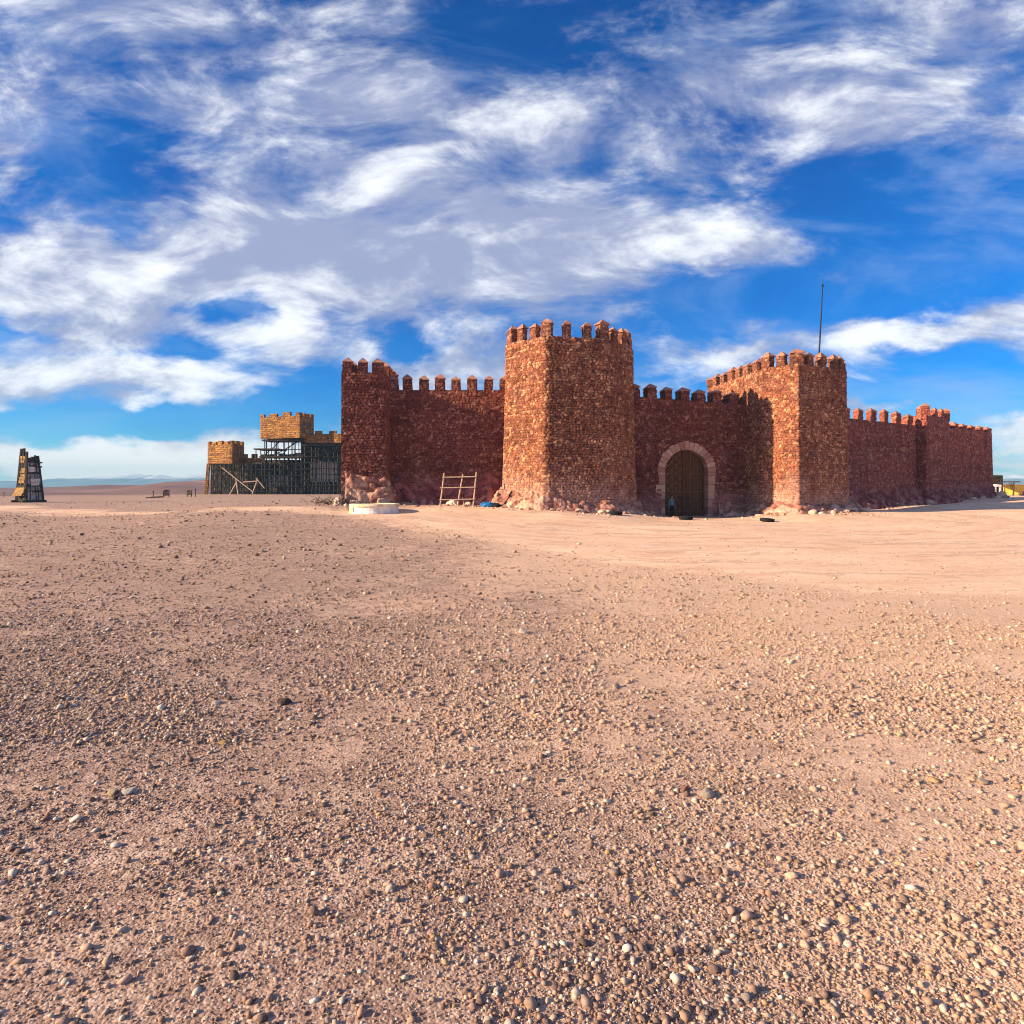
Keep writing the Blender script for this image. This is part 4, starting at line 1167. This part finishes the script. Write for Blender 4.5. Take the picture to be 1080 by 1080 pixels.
# redder far plain
far = nt.ss(nt.new('ShaderNodeCameraData').outputs['View Distance'], 0, 1)
fd = nt.ss(sx_[1], 90.0, 260.0)
c = nt.mix(fd, c, nt.ramp(nt.noise(pos, 0.02, 7, 0.68), [(0.38, (0.13, 0.06, 0.045)), (0.62, (0.30, 0.165, 0.125))]))
nt.set(b.inputs['Base Color'], c)
hgt = nt.math('ADD', nt.math('MULTIPLY', n3, 0.8), nt.math('MULTIPLY', nt.math('SUBTRACT', 1.0, vv.outputs['Distance']), 0.5))
hgt = nt.math('ADD', hgt, nt.math('MULTIPLY', n2, 0.8))
hgt = nt.math('ADD', hgt, nt.math('MULTIPLY', nt.math('MULTIPLY', rut2, rd), 1.6))
nt.set(b.inputs['Normal'], nt.bump(hgt, 0.016, 0.8))
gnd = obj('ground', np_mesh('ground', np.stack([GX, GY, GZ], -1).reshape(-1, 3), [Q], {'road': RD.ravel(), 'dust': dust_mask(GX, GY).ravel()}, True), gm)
tag(gnd, kind='structure')
for nd in list(gm.node_tree.nodes):
    if nd.bl_idname == 'ShaderNodeCameraData': gm.node_tree.nodes.remove(nd)

# interpolation on the real ground sheet for pebbles
def ground_z(x, y):
    ix = np.clip(np.searchsorted(gx, x) - 1, 0, n - 2); iy = np.clip(np.searchsorted(gy, y) - 1, 0, n - 2)
    fx_ = (x - gx[ix]) / (gx[ix + 1] - gx[ix]); fy_ = (y - gy[iy]) / (gy[iy + 1] - gy[iy])
    return (GZ[iy, ix] * (1 - fx_) + GZ[iy, ix + 1] * fx_) * (1 - fy_) + (GZ[iy + 1, ix] * (1 - fx_) + GZ[iy + 1, ix + 1] * fx_) * fy_

# ================================================================== GRAVEL (uncountable)
pm, nt, b = material('gravel_stone', 0.9)
pc = nt.attr('tint', 'Color'); gp_ = nt.new('ShaderNodeNewGeometry').outputs['Position']
nt.set(b.inputs['Base Color'], nt.mix(nt.ss(nt.noise(gp_, 60, 3, 0.6), 0.35, 0.7), nt.mix(1.0, pc, (0.68, 0.64, 0.62), 'MULTIPLY'), pc))
PAL = np.array([(.34, .23, .18), (.42, .29, .23), (.50, .36, .28), (.27, .18, .145), (.56, .45, .37), (.62, .52, .43), (.17, .12, .10), (.40, .24, .17), (.48, .33, .17), (.30, .25, .23), (.70, .62, .54), (.22, .15, .12)])
PW = np.array([.12, .14, .13, .12, .09, .08, .12, .07, .03, .05, .05, .10]); PW = PW / PW.sum()
bm = bmesh.new(); bmesh.ops.create_icosphere(bm, subdivisions=1, radius=1.0)
ICO_V = np.array([v.co[:] for v in bm.verts]); ICO_F = np.array([[v.index for v in f.verts] for f in bm.faces]); bm.free()
bm = bmesh.new(); bmesh.ops.create_icosphere(bm, subdivisions=2, radius=1.0)
IC2_V = np.array([v.co[:] for v in bm.verts]); IC2_F = np.array([[v.index for v in f.verts] for f in bm.faces]); bm.free()
def pebbles(N, y0, y1, size, grow, IV, IF, rough, sink, seed, road_cut=0.9, smin=.004, smax=.06):
    R = np.random.RandomState(seed)
    Y = y0 * (y1 / y0) ** R.rand(N); X = (R.rand(N) * 2 - 1) * (0.92 * Y + 1.0)
    cl = fbm(X / 1.7, Y / 1.7, 4, 300) + 0.5 * (fbm(X / 0.4, Y / 0.4, 3, 301) - .5)
    rdm = road_mask(X, Y)
    keep = (R.rand(N) < np.clip((cl - .26) / .3, .28, 1)) & (R.rand(N) > rdm * road_cut)
    X, Y = X[keep], Y[keep]; m = len(X)
    s = np.clip(np.exp(R.normal(math.log(size), .55, m)), smin, smax) * (1 + grow * Y)
    sc = np.stack([s * R.uniform(.85, 1.35, m), s * R.uniform(.7, 1.1, m), s * R.uniform(.4, .85, m)], -1)
    an = R.rand(m) * 6.283; ca, sa = np.cos(an), np.sin(an)
    k = len(IV)
    rad = 1 + rough * (R.rand(m, k) - .5) * 2
    P = IV[None] * rad[..., None] * sc[:, None, :]
    tl = R.uniform(-.35, .35, m)
    zt = P[..., 2] + P[..., 0] * tl[:, None]
    x = P[..., 0] * ca[:, None] - P[..., 1] * sa[:, None]; y = P[..., 0] * sa[:, None] + P[..., 1] * ca[:, None]
    V = np.stack([x + X[:, None], y + Y[:, None], zt + (ground_z(X, Y) + sc[:, 2] * (1 - 2 * sink))[:, None]], -1)
    col = PAL[R.choice(len(PAL), m, p=PW)] * R.uniform(.8, 1.2, (m, 1))
    dm = dust_mask(X, Y)[:, None] * R.uniform(.0, .8, (m, 1))
    col = col * (1 - dm) + np.array([[.74, .50, .34]]) * dm
    return V.reshape(-1, 3), (IF[None] + (np.arange(m) * k)[:, None, None]).reshape(-1, 3), np.repeat(col, k, 0)
sets = [pebbles(190000, 2.2, 12, .0047, .05, ICO_V, ICO_F, .34, .3, 1, smax=.02),
        pebbles(170000, 6, 48, .0078, .022, ICO_V, ICO_F, .34, .3, 2, .93, smax=.035),
        pebbles(1500, 2.2, 16, .012, .03, IC2_V, IC2_F, .07, .3, 3, .95, .008, .026),
        pebbles(4500, 2.2, 18, .012, .035, ICO_V, ICO_F, .38, .3, 4, .95, .008, .03),
        pebbles(3500, 20, 75, .035, .002, ICO_V, ICO_F, .4, .3, 5, .97, .02, .09)]
Vs, Fs, Cs = [], [], []; nn = 0
for V, f_, c_ in sets:
    Vs.append(V); Fs.append(f_ + nn); Cs.append(c_); nn += len(V)
gv = obj('gravel', np_mesh('gravel', np.concatenate(Vs), [np.concatenate(Fs)], {'tint': np.concatenate(Cs)}, False), pm)
tag(gv, kind='stuff')

def rubble(lines, seed=77):
    R = np.random.RandomState(seed); Xs, Ys = [], []
    for a, b, dens in lines:
        a = np.array(a, float); b = np.array(b, float); d = b - a; L = np.linalg.norm(d); d /= L; nr = np.array([d[1], -d[0]])
        m = int(L * dens); t = R.rand(m) * L; o = .3 + R.exponential(.75, m)
        Xs.append(a[0] + d[0] * t + nr[0] * o); Ys.append(a[1] + d[1] * t + nr[1] * o)
    X = np.concatenate(Xs); Y = np.concatenate(Ys); m = len(X); kk = len(ICO_V)
    sz = np.clip(np.exp(R.normal(math.log(.055), .6, m)), .02, .24)
    sc = np.stack([sz * R.uniform(.8, 1.4, m), sz * R.uniform(.7, 1.1, m), sz * R.uniform(.4, .85, m)], -1)
    P = ICO_V[None] * (1 + .38 * (R.rand(m, kk) - .5) * 2)[..., None] * sc[:, None, :]
    V = P + np.stack([X, Y, gz_np(X, Y) + sc[:, 2] * .25], -1)[:, None, :]
    pal = np.array([(.62, .44, .33), (.45, .22, .15), (.30, .11, .08), (.74, .58, .46), (.52, .33, .24)])
    col = pal[R.randint(0, 5, m)] * R.uniform(.75, 1.15, (m, 1))
    F_ = (ICO_F[None] + (np.arange(m) * kk)[:, None, None]).reshape(-1, 3)
    o = obj('rubble', np_mesh('rubble', V.reshape(-1, 3), [F_], {'tint': np.repeat(col, kk, 0)}), pm)
    tag(o, kind='stuff')
rubble([((LT[0][0] - .4, LT[0][1]), LT[1], 45), ((-9, 49.1), (-.6, 49.4), 30), ((A[0] - 1, A[1] + .8), B, 55), (B, C_, 55), (C_, Dd, 55), ((9.2, 51.3), (11, 51.5), 30),
        ((16, 52), (18.4, 52.2), 30), (K, L_, 55), (L_, Mm, 50), ((35, 67), rb, 26), (fa, fb, 22)])

# a few bigger stones one can pick out
STN = [boulder_mesh(40 + i, 3) for i in range(5)]
def ground_stone(px, py, w, col, label):
    Y = CAMZ * F / (py - HY); x = at(px, Y); s = w / F * Y
    me = random.choice(STN).copy(); me.materials.clear()
    me.materials.append(simple_mat('stone_' + label.split()[0], col, tuple(v * .65 for v in col), 20.0, bump=.01))
    o = D.objects.new('stone', me); o.scale = (s * 1.1, s * .9, s * .62); o.rotation_euler = (0, 0, random.uniform(0, 6))
    o.location = (x, Y, float(ground_z(np.array([x]), np.array([Y]))[0]) + s * .12); link(o)
    tag(o, label, 'stone', 'larger stones on the gravel', 'thing')
for a_ in ((136, 835, 15, (.66, .60, .55), 'largest whitish stone on the gravel below the far left of the scene'), (120, 836, 13, (.62, .50, .34), 'tan stone lying beside the largest whitish one'),
           (722, 835, 13, (.42, .20, .15), 'reddish brown rounded stone on the gravel in the lower middle'), (745, 840, 18, (.62, .50, .40), 'flat cream stone just right of the reddish brown one'),
           (551, 667, 13, (.66, .55, .46), 'flat pale stone where the gravel meets the sandy track'), (228, 741, 10, (.66, .58, .48), 'cream stone on the gravel left of centre'),
           (949, 779, 9, (.68, .60, .33), 'yellowish stone on the right side of the gravel'), (236, 782, 9, (.55, .36, .13), 'small ochre stone on the gravel left of centre'),
           (1036, 827, 12, (.60, .45, .36), 'pinkish stone near the lower right of the gravel'), (300, 741, 16, (.12, .08, .07), 'flat dark stone on the gravel left of centre'),
           (413, 757, 8, (.6, .48, .28), 'light tan stone on the gravel near the middle'), (649, 726, 10, (.6, .44, .34), 'pale pink stone on the gravel right of centre')):
    ground_stone(*a_)

# ================================================================== HILLS AND MOUNTAINS
def ridge(name, Yd, depth, prof, seed, mat, x0, x1, nx=420, ny=28, rough=.3, jag=0.0):
    xs = np.linspace(x0, x1, nx); t = np.linspace(0, 1, ny)[:, None]
    pv = np.interp(xs / Yd * F + 540, [p[0] for p in prof], [p[1] for p in prof])
    pv = pv - jag * (np.abs(2 * fbm(xs / (depth * .22), xs * 0 + seed, 5, seed + 7) - 1) * -2 + .9)
    top = np.maximum(0, CAMZ + (HY - pv + (1.4 if jag else 0)) * Yd / F + 4)
    yy = Yd - depth + 2 * depth * t + 0 * xs[None]
    sh = np.clip(1 - np.abs(2 * t - 1), 0, 1) ** .9
    rg = 1 - np.abs(2 * fbm(xs[None] / (depth * .5) + seed, yy / (depth * .5), 5, seed) - 1)
    zz = -6 + (top[None] + 2) * sh * (1 + rough * (rg - .6)) + 0
    V = np.stack([np.broadcast_to(xs[None], zz.shape), yy, zz], -1).reshape(-1, 3)
    idx = np.arange(nx * ny).reshape(ny, nx)
    Q = np.stack([idx[:-1, :-1], idx[:-1, 1:], idx[1:, 1:], idx[1:, :-1]], -1).reshape(-1, 4)
    o = obj(name, np_mesh(name, V, [Q], None, True), mat); tag(o, kind='structure'); return o
mhill, nt, b = material('brown_hill', .97)
pos = nt.new('ShaderNodeNewGeometry').outputs['Position']
nt.set(b.inputs['Base Color'], nt.ramp(nt.noise(pos, .012, 7, .65), [(.35, (.11, .045, .035)), (.55, (.22, .095, .07)), (.7, (.34, .19, .15))]))
ridge('hills', 620, 130, [(-2000, 512), (-200, 514), (0, 515), (60, 514), (110, 511), (150, 512.5), (185, 508.5), (215, 507), (300, 509), (420, 512), (700, 511), (1050, 512.5), (1100, 512), (2500, 511)], 5, mhill, -1700, 1700)
mmt, nt, b = material('far_mountain', .97)
pos = nt.new('ShaderNodeNewGeometry').outputs['Position']; z_ = nt.sep(pos)[2]
cm = nt.ramp(nt.noise(pos, .004, 7, .6), [(.35, (.10, .12, .15)), (.65, (.18, .19, .21))])
snow = nt.ss(nt.math('ADD', z_, nt.math('MULTIPLY', nt.noise(pos, .008, 6, .7), 26)), 46, 58)
nt.set(b.inputs['Base Color'], nt.mix(nt.math('MULTIPLY', snow, .8), cm, (.8, .8, .82)))
ridge('mountains', 3200, 420, [(-1500, 507), (-300, 506), (0, 511), (15, 509), (30, 511), (60, 508), (90, 507), (110, 506), (130, 503.5), (140, 502.5), (152, 504), (170, 504.5), (190, 506), (215, 503), (260, 505), (400, 507), (700, 506), (950, 508), (1050, 509), (1062, 506), (1070, 504), (1085, 506), (1150, 505), (2500, 507)], 9, mmt, -4600, 4600, 1500, 36, .3, 1.9)

# haze
HZ = True
if HZ:
    m_ = MB(); m_.box(-4650, 4650, -400, 3900, -12, 110)
    hm = D.materials.new('haze_air'); hm.use_nodes = True; hn = hm.node_tree
    hn.nodes.clear(); ho = hn.nodes.new('ShaderNodeOutputMaterial'); pv = hn.nodes.new('ShaderNodeVolumePrincipled')
    pv.inputs['Color'].default_value = (.30, .68, 1.0, 1); pv.inputs['Density'].default_value = 0.00025; pv.inputs['Anisotropy'].default_value = 0.0
    hn.links.new(pv.outputs[0], ho.inputs['Volume'])
    hz = m_.build('haze', hm); tag(hz, kind='stuff')

# ================================================================== SKY
wd = D.worlds.new('World'); SC.world = wd; wd.use_nodes = True
nt = NT(wd.node_tree); bg = nt.n['Background']
sky = nt.new('ShaderNodeTexSky', sky_type='NISHITA'); sky.sun_disc = False
sky.sun_elevation = SUN_EL; sky.sun_rotation = math.atan2(SUN_DIR.x, SUN_DIR.y)
sky.altitude = 1100; sky.air_density = 1.0; sky.dust_density = 0.4; sky.ozone_density = 3.0
hs = nt.new('ShaderNodeHueSaturation'); hs.inputs['Saturation'].default_value = 1.7; hs.inputs['Value'].default_value = 1.0
nt.l.new(sky.outputs[0], hs.inputs['Color'])
dirv = nt.new('ShaderNodeTexCoord').outputs['Generated']
sx, sy, sz = nt.sep(dirv)
ay = nt.math('ADD', nt.math('ABSOLUTE', sy), 0.02)
U = nt.math('DIVIDE', sx, ay); V_ = nt.math('DIVIDE', sz, ay)
wx = nt.noise(nt.comb(U, nt.math('MULTIPLY', V_, 1.6), 3.7), 5.0, 6, 0.6, out=1)
wr, wg, wb_ = nt.sep(wx)
U0, V0 = U, V_
U = nt.math('ADD', U, nt.math('MULTIPLY', nt.math('SUBTRACT', wr, 0.5), 0.26))
V_ = nt.math('ADD', V_, nt.math('MULTIPLY', nt.math('SUBTRACT', wg, 0.5), 0.11))
def gsum(lst):
    tot = None
    for px, py, rx, ry, amp in lst:
        u0, v0 = (px - 540) / F, (HY - py) / F
        du = nt.math('MULTIPLY', nt.math('SUBTRACT', U, u0), F / rx); dv_ = nt.math('MULTIPLY', nt.math('SUBTRACT', V_, v0), F / ry)
        e = nt.math('MULTIPLY_ADD', du, du, nt.math('MULTIPLY', dv_, dv_))
        g = nt.math('MULTIPLY', nt.math('EXPONENT', nt.math('MULTIPLY', e, -1.0)), amp)
        tot = g if tot is None else nt.math('ADD', tot, g)
    return tot
den = nt.math('ADD', nt.math('ABSOLUTE', sz), 0.22)
pl_ = nt.comb(nt.math('DIVIDE', sx, den), nt.math('DIVIDE', sy, den), nt.math('MULTIPLY', sz, 1.5))
N1 = nt.noise(pl_, 2.6, 10, 0.60, 0.35)
an_ = nt.comb(U0, nt.math('MULTIPLY', V0, 2.1), 0.0)
N2 = nt.noise(an_, 4.2, 10, 0.62, 0.5)
nz_ = nt.math('ADD', nt.math('MULTIPLY', N1, 0.45), nt.math('MULTIPLY', N2, 0.55))
bias = gsum([(258, 335, 34, 18, -.24), (445, 372, 26, 12, -.2), (205, 378, 50, 9, -.08), (160, 440, 170, 17, -.24), (330, 425, 60, 30, -.2), (130, 243, 30, 9, -.12), (30, 360, 40, 9, -.12),
             (780, 318, 95, 30, -.24), (1010, 280, 120, 42, -.26), (1000, 408, 130, 30, -.24), (720, 440, 60, 30, -.1), (880, 240, 90, 14, -.12),
             (120, 285, 170, 42, .22), (150, 350, 70, 20, .14), (30, 320, 80, 22, .12), (410, 275, 190, 60, .18), (640, 262, 150, 36, .16), (290, 355, 60, 45, .12), (90, 405, 130, 20, .16), (480, 390, 70, 30, .08),
             (140, 488, 190, 26, .26), (330, 492, 90, 14, .2), (725, 378, 52, 26, .16), (965, 352, 120, 17, .22), (925, 403, 42, 7, .14), (920, 433, 40, 6, .14), (1065, 465, 45, 32, .14),
             (300, 120, 260, 70, .08), (820, 110, 220, 60, .05), (560, 30, 200, 50, -.08), (950, 190, 160, 40, -.1), (100, 180, 120, 30, -.04)])
wisp = nt.noise(nt.comb(U0, nt.math('MULTIPLY', V0, 3.4), 9.0), 11.0, 8, 0.68, 0.4)
cov = nt.ss(nt.math('ADD', nt.math('ADD', nz_, bias), nt.math('MULTIPLY', nt.math('SUBTRACT', wisp, 0.5), 0.13)), 0.42, 0.64)
wh = gsum([(130, 288, 80, 22, .35), (285, 350, 60, 45, .35), (180, 398, 95, 18, .4), (20, 425, 90, 20, .35), (140, 488, 220, 26, .5), (965, 356, 120, 14, .5), (725, 388, 55, 22, .35), (700, 262, 80, 20, .2), (925, 403, 40, 8, .4), (1065, 465, 45, 32, .2), (400, 265, 170, 40, -.15)])
N3 = nt.noise(an_, 6.0, 9, 0.62, 0.35)
off_ = nt.new('ShaderNodeVectorMath', operation='ADD'); nt.l.new(an_, off_.inputs[0]); off_.inputs[1].default_value = (-0.05, 0.06, 0)
N2b = nt.noise(off_.outputs[0], 4.2, 10, 0.62, 0.5)
sunlit_edge = nt.math('MULTIPLY', nt.math('SUBTRACT', N2, N2b), 1.7)  # side light put into the cloud colour: whiter edges towards the sun
whf = nt.ss(nt.math('ADD', nt.math('ADD', N3, wh), sunlit_edge), 0.34, 0.98)
CL = (3.0, 3.35, 5.0); CW = (8.8, 8.9, 9.2)
cc = nt.mix(whf, CL, CW)
lowc = nt.ss(V0, 0.09, 0.0)
cc = nt.mix(nt.math('MULTIPLY', lowc, 0.85), cc, (12.0, 10.0, 7.6))
blue = nt.mix(1.0, hs.outputs[0], (0.34, 0.86, 1.22), 'MULTIPLY')
cirr = nt.noise(nt.comb(nt.math('ADD', U0, nt.math('MULTIPLY', V0, 0.8)), nt.math('MULTIPLY', V0, 3.0), 21.0), 2.2, 9, 0.62, 0.6)
blue = nt.mix(nt.math('MULTIPLY', nt.ss(cirr, 0.46, 0.72), 0.42), blue, (3.6, 4.6, 7.0))
blue = nt.mix(nt.math('MULTIPLY', nt.ss(cirr, 0.50, 0.36), 0.35), blue, nt.mix(1.0, blue, (0.35, 0.62, 0.86), 'MULTIPLY'))
fin = nt.mix(nt.math('MULTIPLY', cov, 0.95), blue, cc)
nt.l.new(fin, bg.inputs[0]); bg.inputs[1].default_value = 0.058

# ================================================================== SUN, CAMERA
sl = D.lights.new('sun', 'SUN'); sl.energy = 5.0; sl.angle = math.radians(.5); sl.color = (1.0, .76, .49)
so = D.objects.new('sun', sl); so.rotation_euler = SUN_DIR.to_track_quat('Z', 'Y').to_euler(); so.location = (-40, -10, 40); COL.objects.link(so)
cd = D.cameras.new('camera'); cam = D.objects.new('camera', cd); COL.objects.link(cam)
cam.location = (0, 0, CAMZ); cam.rotation_euler = (PI / 2, 0, 0)
cd.sensor_width = 36; cd.lens = 36 * F / 1080.0; cd.shift_y = -(540 - HY) / 1080.0
cd.clip_start = .1; cd.clip_end = 12000
SC.camera = cam
SC.view_settings.view_transform = 'Standard'; SC.view_settings.look = 'None'; SC.view_settings.exposure = 1.15; SC.view_settings.gamma = 1
SC.view_settings.use_curve_mapping = False
SC.cycles.pixel_filter_type = 'BLACKMAN_HARRIS'; SC.cycles.filter_width = 1.05
SC.cycles.max_bounces = 4; SC.cycles.diffuse_bounces = 2; SC.cycles.volume_bounces = 0
